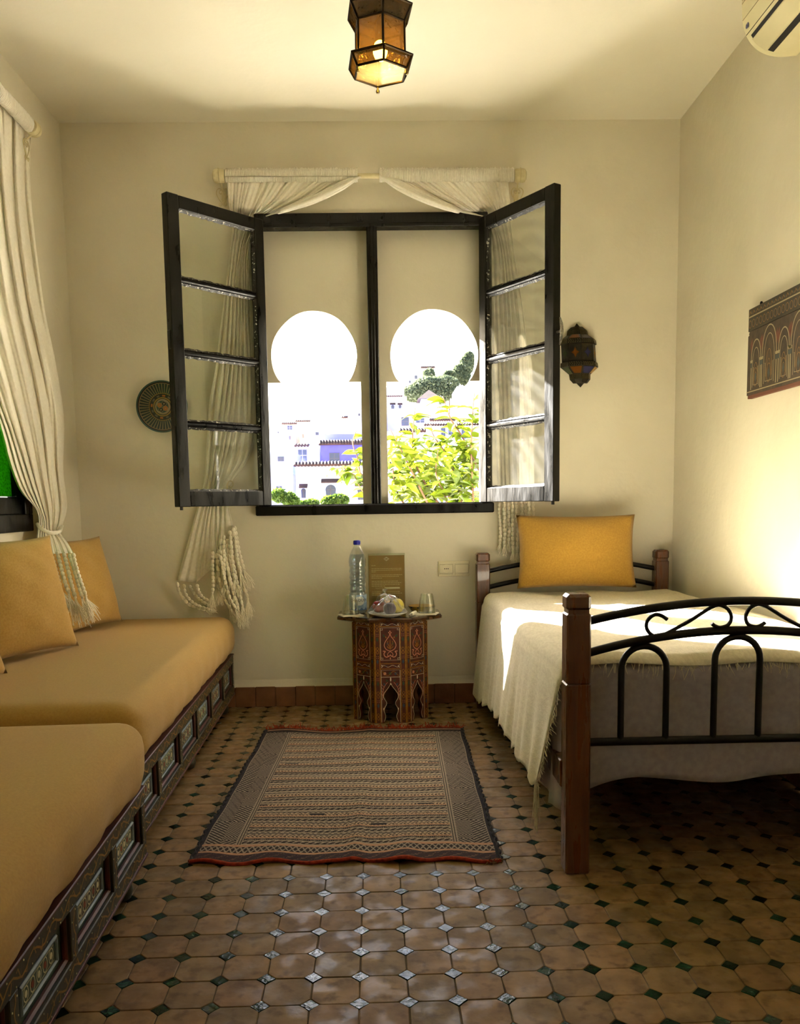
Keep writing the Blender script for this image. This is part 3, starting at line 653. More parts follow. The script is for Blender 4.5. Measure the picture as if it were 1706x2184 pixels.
# ---- painted benches
M_BGRN = mat('dark_green_painted_wood', (38, 44, 30), 0.55, (52, 46, 26), 38, 6, bump=0.0008, bscale=60, space='World')
M_PGRN = mat('green_panel_paint', (52, 70, 54), 0.5, (40, 54, 42), 18, 5, space='World')
M_BRED = mat('dark_red_moulding_paint', (84, 36, 26), 0.5, (62, 26, 20), 25, 5, space='World')
M_BBLU = mat('grey_blue_moulding_paint', (128, 140, 150), 0.5, (104, 116, 126), 30, 5, space='World')
M_GOLD = mat('ochre_paint', (150, 104, 34), 0.5, (118, 80, 26), 60, space='World')
M_CRM = mat('cream_dot_paint', (196, 188, 150), 0.6)
M_MOT = mat('brown_motif_ground', (50, 38, 26), 0.6, (40, 30, 22), 60, space='World')
M_RUST = mat('rust_paint', (128, 54, 34), 0.6)
def bench(name, label, far, near, npan, z0=0.080, z1=0.272):
    far = Vector((*far, 0)); near = Vector((*near, 0)); d = (near-far); L = d.length; d.normalize(); nrm = Vector((-d.y, d.x, 0))
    if nrm.x < 0: nrm = -nrm
    W = Matrix(((d.x, nrm.x, 0, far.x), (d.y, nrm.y, 0, far.y), (0, 0, 1, 0), (0, 0, 0, 1)))   # local u along, w outwards, z
    t = thing(name, label, 'bench', M=Matrix.Translation(far))
    P = lambda u, v, h: tuple(W @ Vector((u, h, v)))
    def X(*a, bev=0.002): return MB().box(*a, bev, M=W)
    X(0.0, L, -0.70, -0.020, z0+.01, z1-.004).build('body', M_BGRN, t)
    rt, rb = 0.040, 0.042
    X(0, L, -0.024, 0, z1-rt, z1).build('top_rail', M_BGRN, t); X(0, L, -0.024, 0, z0, z0+rb).build('bottom_rail', M_BGRN, t)
    X(0, L, -0.05, 0.004, z1, z1+0.007).build('edge_strip', M_BRED, t)
    X(0, L, -0.026, 0.003, z0-.004, z0+.004, bev=.001).build('foot_bead', M_BRED, t)
    pitch = L/npan; st = 0.038
    gold, dots = MB(), MB()
    for k in range(npan+1):
        u = min(max(k*pitch, st/2), L-st/2)
        X(u-st/2, u+st/2, -0.024, 0.0005, z0+rb-.002, z1-rt+.002).build('stile', M_BGRN, t)
        n = 7
        gold.ribbon([(u+0.006*math.sin(q*1.7), z0+rb+(z1-rt-z0-rb)*q/n) for q in range(n+1)], 0.004, P, 0.0012)
        for q in range(6): dots.prism([(u+0.011*(-1)**q+0.0018*math.cos(a), z0+rb+.008+(z1-z0-rt-rb-.016)*q/5+0.0018*math.sin(a)) for a in np.linspace(0, 2*PI, 7)[:-1]], 0.0004, 0.0014, P)
    for zc_, hh in ((z1-rt/2, rt), (z0+rb/2, rb)):
        n = int(L/0.018); gold.ribbon([(q*L/n, zc_+hh*0.24*math.sin(q*1.15)) for q in range(n+1)], 0.0042, P, 0.0012)
        for q in range(int(L/0.036)):
            u = 0.018+q*0.036; s_ = (-1)**q
            gold.ribbon([(u-.008, zc_-s_*hh*0.1), (u, zc_+s_*hh*0.30), (u+.007, zc_+s_*hh*.2)], 0.0036, P, 0.0010)
            dots.prism([(u+0.010+0.0017*math.cos(a), zc_-s_*hh*0.33+0.0017*math.sin(a)) for a in np.linspace(0, 2*PI, 7)[:-1]], 0.0004, 0.0014, P)
    tag(gold.build('painted_vine', M_GOLD, t), kind='stuff'); tag(dots.build('painted_dots', M_CRM, t), kind='stuff')
    for k in range(npan):
        ua, ub = k*pitch+(st/2 if k else st), (k+1)*pitch-(st/2 if k < npan-1 else st); za, zb = z0+rb, z1-rt
        pan = X(ua-.002, ub+.002, -0.026, -0.018, za-.002, zb+.002, bev=0).build('panel', M_PGRN, t)
        m = MB(); q = 0.010
        for (a0, a1, c0, c1) in ((ua, ub, za, za+q), (ua, ub, zb-q, zb), (ua, ua+q, za, zb), (ub-q, ub, za, zb)):
            m.box(a0, a1, -0.019, -0.006, c0, c1, 0.004, M=W)
        m.build('red_moulding', M_BRED, pan)
        ia, ib, ja, jb = ua+0.038, ub-0.038, za+0.024, zb-0.022
        m = MB(); q = 0.009
        for (a0, a1, c0, c1) in ((ia, ib, ja, ja+q*.6), (ia, ib, jb-q, jb), (ia, ia+q, ja, jb), (ib-q, ib, ja, jb)):
            m.box(a0, a1, -0.019, -0.011, c0, c1, 0.003, M=W)
        m.build('blue_moulding', M_BBLU, pan)
        X(ia+q, ib-q, -0.019, -0.0155, ja+q*.6, jb-q, bev=0).build('motif_field', M_MOT if k % 2 else M_PGRN, pan)
        mo, mr_ = MB(), MB(); cu = (ia+ib)/2; cz = (ja+jb)/2-.001; nn = 5; hh = (jb-ja)*0.26
        for q2 in range(nn):
            u = cu+(q2-(nn-1)/2)*(ib-ia-0.03)/nn
            mo.ribbon([(u+hh*.8*math.cos(a), cz+hh*math.sin(a)) for a in np.linspace(0, 2*PI, 11)[:-1]], 0.0026, lambda a, c, h: P(a, c, -0.0150), closed=True)
            (mr_ if q2 % 2 else mo).prism([(u+hh*.45*math.cos(a), cz+hh*.5*math.sin(a)) for a in np.linspace(0, 2*PI, 8)[:-1]], -0.0156, -0.0148, P)
        mo.ribbon([(ia+.016, ja+.010), (ib-.016, ja+.010), (ib-.016, jb-.014), (ia+.016, jb-.014)], 0.0014, lambda a, c, h: P(a, c, -0.0151), closed=True)
        tag(mo.build('painted_rosettes', M_CRM, pan), kind='stuff'); tag(mr_.build('painted_buds', M_RUST, pan), kind='stuff')
    for u in (0.10, L*0.5, L-0.10):
        p = W @ Vector((u, -0.045, 0)); MB().lathe([(0.012, 0.0), (0.024, 0.006), (0.030, 0.025), (0.026, 0.044), (0.014, 0.052), (0.016, 0.062), (0.026, 0.068), (0.026, z0+.012)], tuple(p), 14).build('foot', M_BGRN, t, smooth=50)
        p = W @ Vector((u, -0.62, 0)); MB().lathe([(0.012, 0.0), (0.024, 0.006), (0.030, 0.025), (0.026, 0.044), (0.014, 0.052), (0.016, 0.062), (0.026, 0.068), (0.026, z0+.012)], tuple(p), 14).build('foot', M_BGRN, t, smooth=50)
    return t, W, L
b1, W1, L1 = bench('painted_bench', 'low painted wooden bench running up to the back wall', (-0.737, 4.185), (-0.682, 2.262), 6)
b2, W2m, L2 = bench('painted_bench', 'low painted wooden bench in the left foreground', (-0.640, 2.225), (-0.570, 0.420), 6, z0=0.080, z1=0.262)
M_OCH = mat('ochre_bench_cover', (174, 139, 70), 0.95, (163, 127, 61), 180, 4, bump=0.0006, bscale=700, sheen=0.12, lo=0.3, hi=0.7)
def seat_mattress(W, L, z0, z1, label, seed, over=0.012):
    Wi = W
    def df(P):
        u, wv, z = P; t = (z-z0)/(z1-z0); ue = min(u, L-u)
        wv2 = wv; 
        if t > 0.5: z = z+0.014*math.sin(PI*min(1, max(0, u/L)))*math.sin(PI*min(1, max(0, (wv+0.70)/0.71)))+0.003*math.sin(5*u+seed)*math.sin(4*wv)
        if wv > -0.12:
            bul = 0.014*math.sin(PI*min(1, max(0, t)))
            wv2 = wv+bul*min(1, ue/0.12)+0.0035*math.sin(u*38+seed)*(1-t)+0.003*math.sin(u*17+2*seed)*(1-t)
            z = z-(0.004+0.005*math.sin(u*5.0+seed)+0.003*math.sin(u*13))*max(0, 1-t*2.2)*(wv > 0.001)
        if u > L-0.10 and wv > -0.10: wv2 += 0.010*math.sin(z*60)*(1-t)
        return tuple(Wi @ Vector((u, wv2, z)))
    b = MB(); rbox(b, (0.0, -0.70, z0), (L, over, z1), 0.062, (44, 14, 4), df)
    return tag(b.build('bench_mattress', M_OCH, smooth=True), label, 'mattress')
seat_mattress(W1, L1-.02, 0.2795, 0.468, 'ochre covered seat mattress on the bench by the back wall', 1.0)
seat_mattress(W2m, L2, 0.2695, 0.452, 'ochre covered seat mattress in the left foreground', 2.3, 0.016)
def cush_at(name, label, pos, w_, h_, t_, rz, tilt, seed, roll=0):
    M = Matrix.Translation(pos) @ Matrix.Rotation(rz, 4, 'Z') @ Matrix.Rotation(tilt, 4, 'X') @ Matrix.Rotation(roll, 4, 'Y')
    return tag(weld(cushion(MB(), w_, h_, t_, M, pinch=0.07, wr=0.007, seed=seed).build(name, M_CUS, smooth=True)), label, 'cushion', 'ochre cushions on the bench')
M_CUS = mat('ochre_cushion', (178, 141, 70), 0.95, (166, 129, 60), 160, 4, bump=0.0007, bscale=600, sheen=0.12)
cush_at('bench_cushion', 'square ochre cushion leaning in the corner under the fringe', (-1.243, 3.71, 0.484), 0.42, 0.40, 0.13, math.radians(74), math.radians(-14), 1)
cush_at('bench_cushion', 'large square ochre cushion in front of the curtain fringe', (-1.240, 3.02, 0.484), 0.46, 0.43, 0.15, math.radians(66), math.radians(-15), 5)
cush_at('bench_cushion', 'narrow glimpse of an ochre cushion at the far left of the bench', (-1.262, 2.50, 0.482), 0.45, 0.42, 0.15, math.radians(72), math.radians(-15), 8)
# ---- rug
rc = [np.array(p) for p in ((-0.557, 2.335), (0.318, 2.306), (0.342, 3.705), (-0.526, 3.732))]   # near-left, near-right, far-right, far-left
RW, RL = 0.87, 1.395
DK, TN, PK, RD, BK = (0.026, 0.020, 0.022), (0.26, 0.21, 0.168), (0.38, 0.21, 0.135), (0.36, 0.075, 0.03), (0.022, 0.020, 0.026)
def rug_col(u, v):
    x = u*RW; y = v*RL; h = lambda a, b_: ((a*73856093) ^ (b_*19349663)) & 1023
    j = 0.85+0.3*(h(int(u*300), int(v*420))/1023)
    def sc(c): return tuple(k*j for k in c)
    if x < 0.010 or x > RW-0.010: return BK
    if y < 0.012: return sc(RD)
    if y < 0.055: return sc((0.040, 0.026, 0.030)) if h(int(u*240), int(v*300)) > 200 else sc((0.10, 0.06, 0.05))
    if y > RL-0.014: return sc((0.05, 0.03, 0.03))
    if y < 0.066 or y > RL-0.024: return sc(PK)
    if y < 0.105 or y > RL-0.055:
        q = x/0.018+0.0; p = (y-0.066)/0.039; a = abs((q % 1)-0.5)*2
        return sc(TN) if abs(a-abs(2*p-1)) < 0.28 else sc(DK)
    if y < 0.118: return sc(PK)
    if x < 0.125 or x > RW-0.125:
        e = x if x < 0.125 else RW-x
        if e < 0.016: return sc(TN) if int(e/0.004) % 2 else sc(DK)
        if e > 0.108: return sc(DK) if int((e-.108)/0.004) % 2 else sc(TN)
        c = abs(e-0.062); ph = (y+c*(1 if int(y/0.30) % 2 else -1)*1.0)/0.0170
        w_ = 0.54
        if int(y/0.15) % 2 and e > 0.062: return sc(DK) if (int(x/0.005)+int(y/0.006)) % 2 else sc(TN)
        return sc(DK) if (ph % 1) < w_ else sc(TN)
    # woven bands
    k = (y-0.118)/0.046; band = int(k); f = k-band
    if f < 0.17: return sc(PK) if band % 2 else sc((.36, .285, .21))
    if f > 0.55 and f < 0.66: return sc((.36, .285, .21))
    band = band*2+(1 if f > .6 else 0); f = (f-0.17)/0.38 if f < .6 else (f-.66)/.34; typ = band % 4
    if typ == 0:
        q = x/0.040; a = (q % 1); d = abs(((a*2) % 1)-f)
        return sc(DK) if (d < 0.34) or f < 0.1 or f > 0.9 else sc(TN)
    if typ == 1:
        q = x/0.0120; a = abs((q % 1)-0.5)*2; g = abs(((f*2) % 1)-0.5)*2
        return sc(DK) if abs(a-g) < 0.48 else sc(TN)
    if typ == 2:
        if h(int(x/0.05), band) < 40 and f > 0.3: return sc(BK)
        q = x/0.012+f*1.2*(1 if f < .5 else -1); return sc((0.40, 0.28, 0.19)) if (q % 1) < 0.55 else sc(DK)
    q = x/0.0085; return sc(DK) if (int(q)+int(f*4)) % 2 else sc(TN)
def rug_pt(u, v, dz=0.0):
    p = (rc[0]*(1-u)+rc[1]*u)*(1-v)+(rc[3]*(1-u)+rc[2]*u)*v
    ed = 0.0015*math.sin(v*26)*(1 if u < .02 or u > .98 else 0)
    z = 0.0062+0.0035*math.sin(u*9+v*4)*math.sin(v*11)+0.012*math.exp(-((u-0.70)/0.05)**2-((v-0.02)/0.10)**2)+0.008*math.exp(-((u-0.53)/0.03)**2)*(0.3+0.7*math.exp(-(v/0.25)**2))+0.004*math.sin(u*31)*math.exp(-(v/0.06)**2)
    if v > 0.9: z += 0.007*(0.5+0.5*math.sin(u*14))*(v-0.9)/0.1
    dy = 0.008*math.sin(u*24+1)*(1-v)**8+0.006*math.sin(u*17)*v**8
    return (p[0]+ed, p[1]+dy, max(0.0032, z)+dz)
M_RUG = attr_mat('woven_wool_rug', 0.95, bump=0.0012, bscale=420, spec=0.15)
NU, NV = 340, 470
b = MB(); b.grid(NU, NV, rug_pt, col=rug_col)
rug = b.build('rug', M_RUG, smooth=True, flip=False, mods=[('SOLIDIFY', dict(thickness=0.0025, offset=-1))]); WM[rug] = Matrix()
tag(rug, 'striped flat-woven kilim rug with dark edges on the tiles', 'rug')
M_FR = mat('rust_red_wool', (150, 52, 26), 0.95, (110, 34, 18), 80, bump=0.001, bscale=300)
b = MB()
for k in range(520):
    u = random.random(); p = rug_pt(u, 1.0); L_ = random.uniform(0.012, 0.034)
    strand(b, (p[0], p[1]-.003, p[2]+.001), L_, 0.55, r=0.0016, curl=1.1, down=(random.uniform(-.4, .4), 0.75, 0.55))
tag(b.build('red_fringe', M_FR, rug), 'tufted rust red end fringe', kind='stuff')
b = MB(); b.tube([tuple(np.array(rug_pt(u, 0.0))+np.array([0, -0.002, 0.000])) for u in np.linspace(0, 1, 60)], 0.0055, 8); b.build('red_binding', M_FR, rug)
b = MB()
for k in range(40):
    p = rug_pt(random.uniform(0.955, 1.0), 0.0); strand(b, (p[0], p[1], p[2]), random.uniform(.01, .028), 0.8, r=0.0014, curl=1.2, down=(0.3, -0.9, 0.1))
for s_ in (0.32, 0.44, 0.62):
    p = rug_pt(s_, 1.0); strand(b, (p[0], p[1]+.01, p[2]+.012), 0.03, 0.6, r=0.002, curl=1.2, down=(0.5, 0.6, 0.6))
tag(b.build('loose_threads', mat('rug_thread', (120, 84, 50), 0.95), rug), kind='stuff')
b = MB()
for e in (0.0, 1.0): b.tube([tuple(np.array(rug_pt(e, v))+np.array([0.003*math.sin(v*190)*1, 0, 0])) for v in np.linspace(0, 1, 160)], [0.0045+0.0012*math.sin(q*1.3) for q in range(160)], 6)
b.build('dark_binding', mat('black_wool', (26, 22, 24), 0.95), rug)
# ------------------------------------------------------------------ octagonal side table and what stands on it
TX, TY, TH = 0.031, 4.008, 0.492
SQ = 0.90
M_TRED = mat('dark_red_table_paint', (84, 32, 20), 0.42, (62, 24, 16), 40, 5, coat=0.2)
M_TGLD = mat('gold_table_paint', (164, 112, 28), 0.45, (134, 88, 22), 80)
M_TWHT = mat('white_table_paint', (214, 200, 176), 0.5)
M_TPNK = mat('pink_table_paint', (196, 128, 106), 0.5)
M_TBLU = mat('blue_table_paint', (44, 62, 84), 0.5)
M_TGRN = mat('green_table_paint', (40, 66, 48), 0.5)
M_TTOP = mat('dark_glossy_table_top', (46, 26, 16), 0.12, (70, 42, 22), 30, 5, coat=0.4)
tbl = thing('side_table', 'octagonal side table painted with arabesques in red and gold', 'side table', (TX, TY, 0))
def octo(ap, a0=0.0): return [(ap/math.cos(PI/8)*math.sin(a0+PI/8+k*PI/4), -ap/math.cos(PI/8)*math.cos(a0+PI/8+k*PI/4)*SQ) for k in range(8)]
AP, AT = 0.174, 0.240
b = MB(); o8 = octo(AT); o8s = octo(AT-0.012); o8b = octo(AT-0.02)
def loft(bld, rings, caps=True):
    n = len(rings[0][0]); vs = [(TX+p[0], TY+p[1], z) for ring, z in rings for p in ring]; fs = []
    for i in range(len(rings)-1):
        for k in range(n): fs.append((i*n+k, i*n+(k+1) % n, (i+1)*n+(k+1) % n, (i+1)*n+k))
    if caps: fs += [tuple(range(n))[::-1], tuple((len(rings)-1)*n+k for k in range(n))]
    bld.add(vs, fs)
loft(b, [(o8b, TH-0.026), (o8, TH-0.019), (o8, TH-0.008), (octo(AT-0.006), TH-0.001), (o8s, TH-0.0005)]); b.build('table_top', M_TTOP, tbl)
b = MB(); loft(b, [(octo(AT-0.022), TH-0.0004), (octo(AT-0.024), TH)]); b.build('glass_inlay', mat('smoked_glass_inlay', (28, 20, 14), 0.05, coat=1.0), tbl)
b = MB(); loft(b, [(octo(AP-0.008), TH-0.10), (octo(AP-0.008), TH-0.026)]); b.build('core', M_TRED, tbl)
oc = octo(AP)
def arch_cut(w_):
    hw = [(0.0, .034), (.012, .027), (.030, .023), (.042, .026), (.056, .030), (.070, .027), (.082, .0205), (.092, .0185), (.100, .0215), (.112, .0285), (.124, .0310), (.138, .0275), (.150, .0195), (.162, .0110), (.172, .0050), (.186, .0)]
    L_ = spline([(-h*w_/0.144, z) for z, h in hw], 60); return [tuple(p) for p in L_], [(-p[0], p[1]) for p in L_[::-1][1:]]
rects = []
for k in range(8):
    p, q = np.array(oc[k-1]), np.array(oc[k]); w_ = np.linalg.norm(q-p); e = (q-p)/w_; n = np.array([e[1], -e[0]])
    if n@((p+q)/2) < 0: n = -n
    mid = (p+q)/2
    F = lambda u, v, h, e=e, n=n, mid=mid: (TX+mid[0]+e[0]*u+n[0]*h, TY+mid[1]+e[1]*u+n[1]*h, v)
    Ls, Rs = arch_cut(w_); zt = TH-0.026; hw2 = w_/2-0.0005
    poly = [(-hw2, 0.0)]+Ls+Rs+[(hw2, 0.0), (hw2, zt), (-hw2, zt)]
    vs, fs = curve_mesh(poly, [], -0.012, 0.0, F); pn = MB().add(vs, fs).build('side_panel', M_TRED, tbl)
    if n[1] > 0.75: continue
    g, wh, pk, bl, gr = MB(), MB(), MB(), MB(), MB(); s_ = w_/0.144; T = 0.0009
    for sg in (-1, 1):
        for uu in (0.0690, 0.0475): g.ribbon([(sg*uu*s_, 0.002), (sg*uu*s_, zt)], 0.0042 if uu > .05 else 0.0030, F, T)
        cx = sg*0.058*s_
        for q_ in range(9):                                             # interlaced knots down the posts
            z0_ = 0.030+q_*0.051
            if q_ % 2 == 0:
                for s2 in (-1, 1): g.ribbon([(cx+s2*0.0055*math.sin(a*2), z0_-0.016+0.032*a/PI) for a in np.linspace(0, PI, 13)], 0.0020, F, T)
            else:
                (bl if q_ % 4 == 1 else gr).prism([(cx, z0_-.012), (cx+.005, z0_), (cx, z0_+.012), (cx-.005, z0_)], 0.0003, T, F)
                for a in range(4): pk.prism([(cx+.0055*math.cos(a*PI/2+PI/4)+.0016*math.cos(t_), z0_+.020+.0055*math.sin(a*PI/2+PI/4)+.0016*math.sin(t_)) for t_ in np.linspace(0, 2*PI, 6)[:-1]], 0.0003, T, F)
    # upper framed field with drop motif
    za, zb = 0.292, zt-0.026; uu = 0.0430*s_
    wh.ribbon([(-uu, za), (uu, za), (uu, zb), (-uu, zb)], 0.0020, F, T, closed=True)
    for sx in (-1, 1):
        for zz, sz in ((za, 1), (zb, -1)):
            wh.ribbon([(sx*uu, zz+sz*.010), (sx*(uu-.010), zz+sz*.010), (sx*(uu-.010), zz+sz*.004), (sx*(uu-.005), zz+sz*.004)], 0.0014, F, T)
    cz = (za+zb)/2
    drop = [(0, cz+.050), (.004, cz+.036), (.013, cz+.024), (.024, cz+.006), (.0265, cz-.008), (.020, cz-.022), (.008, cz-.030), (0, cz-.032)]
    for sx in (-1, 1):
        pk.ribbon([(sx*p[0]*s_, p[1]) for p in spline(drop, 30)], 0.0032, F, T)
        pk.ribbon([(sx*p[0]*s_, p[1]) for p in spline([(.0, cz-.034), (.010, cz-.042), (.012, cz-.052), (.004, cz-.056), (0, cz-.048)], 20)], 0.0026, F, T)
        pk.ribbon([(sx*p[0]*s_, p[1]) for p in spline([(.004, cz-.054), (.016, cz-.060), (.026, cz-.054), (.028, cz-.042), (.022, cz-.034), (.033, cz-.032)], 24)], 0.0040, F, T)
        g.ribbon([(sx*p[0]*s_, p[1]) for p in spline([(0, cz-.024), (.004, cz-.010), (.012, cz+.004), (.010, cz+.014)], 16)], 0.0024, F, T)
        g.ribbon([(0, cz-.022), (sx*.010*s_, cz-.016), (sx*.013*s_, cz-.010)], 0.0034, F, T)
        (bl if sx < 0 else gr).prism([(sx*.006*s_, cz+.004), (sx*.016*s_, cz+.008), (sx*.013*s_, cz-.006)], 0.0003, T, F)
        gr.prism([(sx*.020*s_, cz+.036), (sx*.034*s_, cz+.046), (sx*.031*s_, cz+.032)], 0.0003, T, F)
        g.prism([(sx*.014*s_, cz+.030), (sx*.022*s_, cz+.036), (sx*.020*s_, cz+.026)], 0.0003, T, F)
    g.ribbon([(0, cz-.026), (0, cz+.020)], 0.0026, F, T)
    for a in range(3): pk.prism([(.005*(a-1)+.0030*math.cos(t_), cz+.052+(0.006 if a == 1 else 0)+.0034*math.sin(t_)) for t_ in np.linspace(0, 2*PI, 7)[:-1]], 0.0003, T, F)
    pk.prism([(0, cz-.072), (.003, cz-.066), (0, cz-.060), (-.003, cz-.066)], 0.0003, T, F)
    # bands
    for zz in (0.276, 0.252, zt-0.020, zt-.002): g.ribbon([(-.0475*s_, zz), (.0475*s_, zz)], 0.0028, F, T)
    for zc_ in (0.264, zt-.011):
        wh.ribbon([(u*s_, zc_+.004*math.sin(u*150)) for u in np.linspace(-.042, .042, 25)], 0.0015, F, T)
        for sx in (-1, 1):
            wh.ribbon([(sx*.042*s_, zc_+.007), (sx*.034*s_, zc_+.001), (sx*.042*s_, zc_-.007)], 0.0020, F, T)
            bl.prism([(sx*.018*s_, zc_-.004), (sx*.026*s_, zc_+.001), (sx*.016*s_, zc_+.004)], .0003, T, F)
    wh.ribbon([(-.043*s_, .004), (-.043*s_, .246), (.043*s_, .246), (.043*s_, .004)], 0.0018, F, T); wh.ribbon([(-.043*s_, .214), (.043*s_, .214)], 0.0018, F, T)
    g.ribbon([(u*s_, .230+.010*math.sin(u*120)) for u in np.linspace(-.04, .04, 31)], 0.0018, F, T)
    for j_, u in enumerate((-.026, -.002, .024)): (M_RB := (pk, gr, bl)[j_]).prism([(u*s_+.007*math.cos(t_), .230+.007*math.sin(t_)) for t_ in np.linspace(0, 2*PI, 9)[:-1]], 0.0003, T*0.8, F)
    wh.ribbon([(p[0]*1.09, p[1]+.0025) for p in Ls[2:]]+[(p[0]*1.09, p[1]+.0025) for p in Rs[:-2]], 0.0017, F, T)
    for sx in (-1, 1):
        pk.ribbon([(sx*p[0]*s_, p[1]) for p in spline([(.039, .108), (.036, .135), (.033, .160), (.024, .178), (.014, .190)], 24)], 0.0020, F, T)
        for tt in range(4): pk.ribbon([(sx*(.037-.002*tt)*s_, .125+.014*tt), (sx*(.041)*s_, .138+.014*tt)], 0.0016, F, T)
        bl.prism([(sx*.022*s_, .180), (sx*.034*s_, .188), (sx*.030*s_, .172)], .0003, T, F); gr.prism([(sx*.010*s_, .196), (sx*.022*s_, .204), (sx*.020*s_, .192)], .0003, T, F)
        wh.prism([(sx*.0335*s_+.002*math.cos(t_), .066+.006*math.sin(t_)) for t_ in np.linspace(0, 2*PI, 8)[:-1]], .0003, T, F)
    wh.prism([(.003*math.cos(t_), .203+.010*math.sin(t_)) for t_ in np.linspace(0, 2*PI, 9)[:-1]], .0003, T, F)
    for bb, nm, mm in ((g, 'gold_lines', M_TGLD), (wh, 'white_lines', M_TWHT), (pk, 'pink_arabesque', M_TPNK), (bl, 'blue_leaves', M_TBLU), (gr, 'green_leaves', M_TGRN)): tag(bb.build(nm, mm, pn), kind='stuff')
# --- objects on the table
ZT = TH
M_CLEAR = thin_glass('clear_glass', (248, 250, 246), rough=0.02, fac=2.3)
M_PET = mat('clear_plastic', (238, 244, 252), 0.03, trans=1.0, ior=1.25)
M_WATER = mat('water', (235, 244, 255), 0.0, trans=1.0, ior=1.33)
M_CAP = mat('blue_plastic', (34, 36, 150), 0.4)
bx_, by_ = -0.114, 3.985
bot = thing('water_bottle', 'tall clear plastic water bottle with a blue cap', 'bottle', (bx_, by_, ZT))
rib = lambda z: 0.0398-0.0034*(0.5+0.5*math.cos((z-0.10)*2*PI/0.028)) if 0.10 < z < 0.235 else 0.0405
prof = [(0.030, 0.0), (0.038, 0.004), (0.0405, 0.012)]+[(rib(z), z) for z in np.arange(0.02, 0.252, 0.0045)]+[(0.0390, 0.258), (0.034, 0.276), (0.026, 0.294), (0.0165, 0.310), (0.0125, 0.318), (0.0125, 0.322)]
MB().lathe(prof, (bx_, by_, ZT), 28).build('bottle_body', thin_glass('pet_plastic', (244, 248, 253), rough=0.05, refl=1.0, fac=2.0), bot, smooth=40)
wp = [(max(0.001, r-0.0018), max(h, 0.002)) for r, h in prof if h < 0.286]
MB().lathe(wp, (bx_, by_, ZT), 28).build('water', thin_glass('bottle_water', (232, 239, 250), rough=0.02, refl=1.0, fac=0.9), bot, smooth=40)
b = MB(); b.lathe([(0.0150, 0.3195), (0.0155, 0.321), (0.0155, 0.337), (0.0140, 0.3395)], (bx_, by_, ZT), 20); cp = b.build('cap', M_CAP, bot, smooth=40)
b = MB()
for k in range(20): a = k*2*PI/20; b.box(-.0005, .0005, 0, 0.0011, 0.3215, 0.336, 0, M=Matrix.Translation((bx_+.0153*math.cos(a), by_+.0153*math.sin(a), ZT)) @ Matrix.Rotation(a-PI/2, 4, 'Z'))
tag(b.build('grip_ribs', M_CAP, cp), kind='stuff')
M_LAB = attr_mat('printed_bottle_label', 0.35)
def lab_col(u, v):
    if v < 0.16: return (0.10, 0.22, 0.52) if math.sin(u*40)*0.05+v < .10 else (0.45, 0.62, 0.85)
    d = math.hypot((u-0.55)*2.2, (v-0.62)*1.0)
    if d < 0.30: return (0.80, 0.86, 0.93)
    if d < 0.36: return (0.28, 0.45, 0.75)
    return (0.50, 0.66, 0.88) if v > 0.45+0.1*math.sin(u*9) else (0.30, 0.48, 0.76)
LABA = lambda u: math.radians(-200+u*230)
lo_ = MB(); lo_.grid(40, 20, lambda u, v: (bx_+.0409*math.cos(LABA(u)), by_+.0409*math.sin(LABA(u)), ZT+.018+.072*v), col=lab_col)
labo = lo_.build('label_band', M_LAB, bot, smooth=True)
def text_mesh(txt, size, fn, depth=0.0004, font=None, align='CENTER'):
    cu = bpy.data.curves.new('tmp', 'FONT'); cu.body = txt; cu.size = size; cu.align_x = align; cu.align_y = 'CENTER'; cu.resolution_u = 2
    o = bpy.data.objects.new('tmp', cu); COL.objects.link(o); me = bpy.data.meshes.new_from_object(o); bpy.data.objects.remove(o); bpy.data.curves.remove(cu)
    vs = [fn(v.co.x, v.co.y) for v in me.vertices]; fs = [tuple(p.vertices) for p in me.polygons]; bpy.data.meshes.remove(me); return vs, fs
M_NAVY = mat('navy_print', (24, 30, 92), 0.5)
a0 = LABA(0.52)
vs, fs = text_mesh('CHAOUEN', 0.0190, lambda u, v: (bx_+.0415*math.cos(a0+u/.0415), by_+.0415*math.sin(a0+u/.0415), ZT+.064+v)); 
MB().add(vs, fs).build('lettering', M_NAVY, bot)
# --- acrylic stand with a brown printed card
st = thing('menu_stand', 'upright acrylic stand holding a brown printed information card', 'card stand', (0.022, 4.095, ZT))
M_ACR = thin_glass('acrylic', (246, 248, 244))
tl = Matrix.Translation((0.022, 4.085, ZT)) @ Matrix.Rotation(math.radians(-7), 4, 'X')
MB().box(-0.0885, 0.0885, -0.0025, -0.0010, 0.0, 0.272, 0, M=tl).build('front_sheet', M_ACR, st)
MB().box(-0.0885, 0.0885, 0.0012, 0.0030, 0.0, 0.272, 0, M=tl).build('back_sheet', M_ACR, st)
MB().box(-0.0885, 0.0885, -0.0025, 0.045, 0.0, 0.0022, 0, M=Matrix.Translation((0.022, 4.085, ZT))).build('base_plate', M_ACR, st)
M_CARD = mat('brown_card', (146, 112, 50), 0.5, (136, 104, 46), 8)
card = MB().box(-0.0860, 0.0860, -0.0007, 0.0009, 0.003, 0.262, 0, M=tl).build('card', M_CARD, st)
CF = lambda u, v: tuple(tl @ Vector((u, -0.0009, v)))
pr = MB()
def line_txt(txt, x, z, size):
    vs, fs = text_mesh(txt, size, lambda u, v: CF(x+u, z+v), align='LEFT'); pr.add(vs, fs)
def line_words(x0, x1, z):                                       # print too small to read: word-long strokes
    x = x0
    while x < x1-.004:
        w_ = min(random.uniform(.004, .013), x1-x); pr.add([CF(x, z-.0011), CF(x+w_, z-.0011), CF(x+w_, z+.0011), CF(x, z+.0011)], [(0, 1, 2, 3)]); x += w_+.0026
z = 0.214
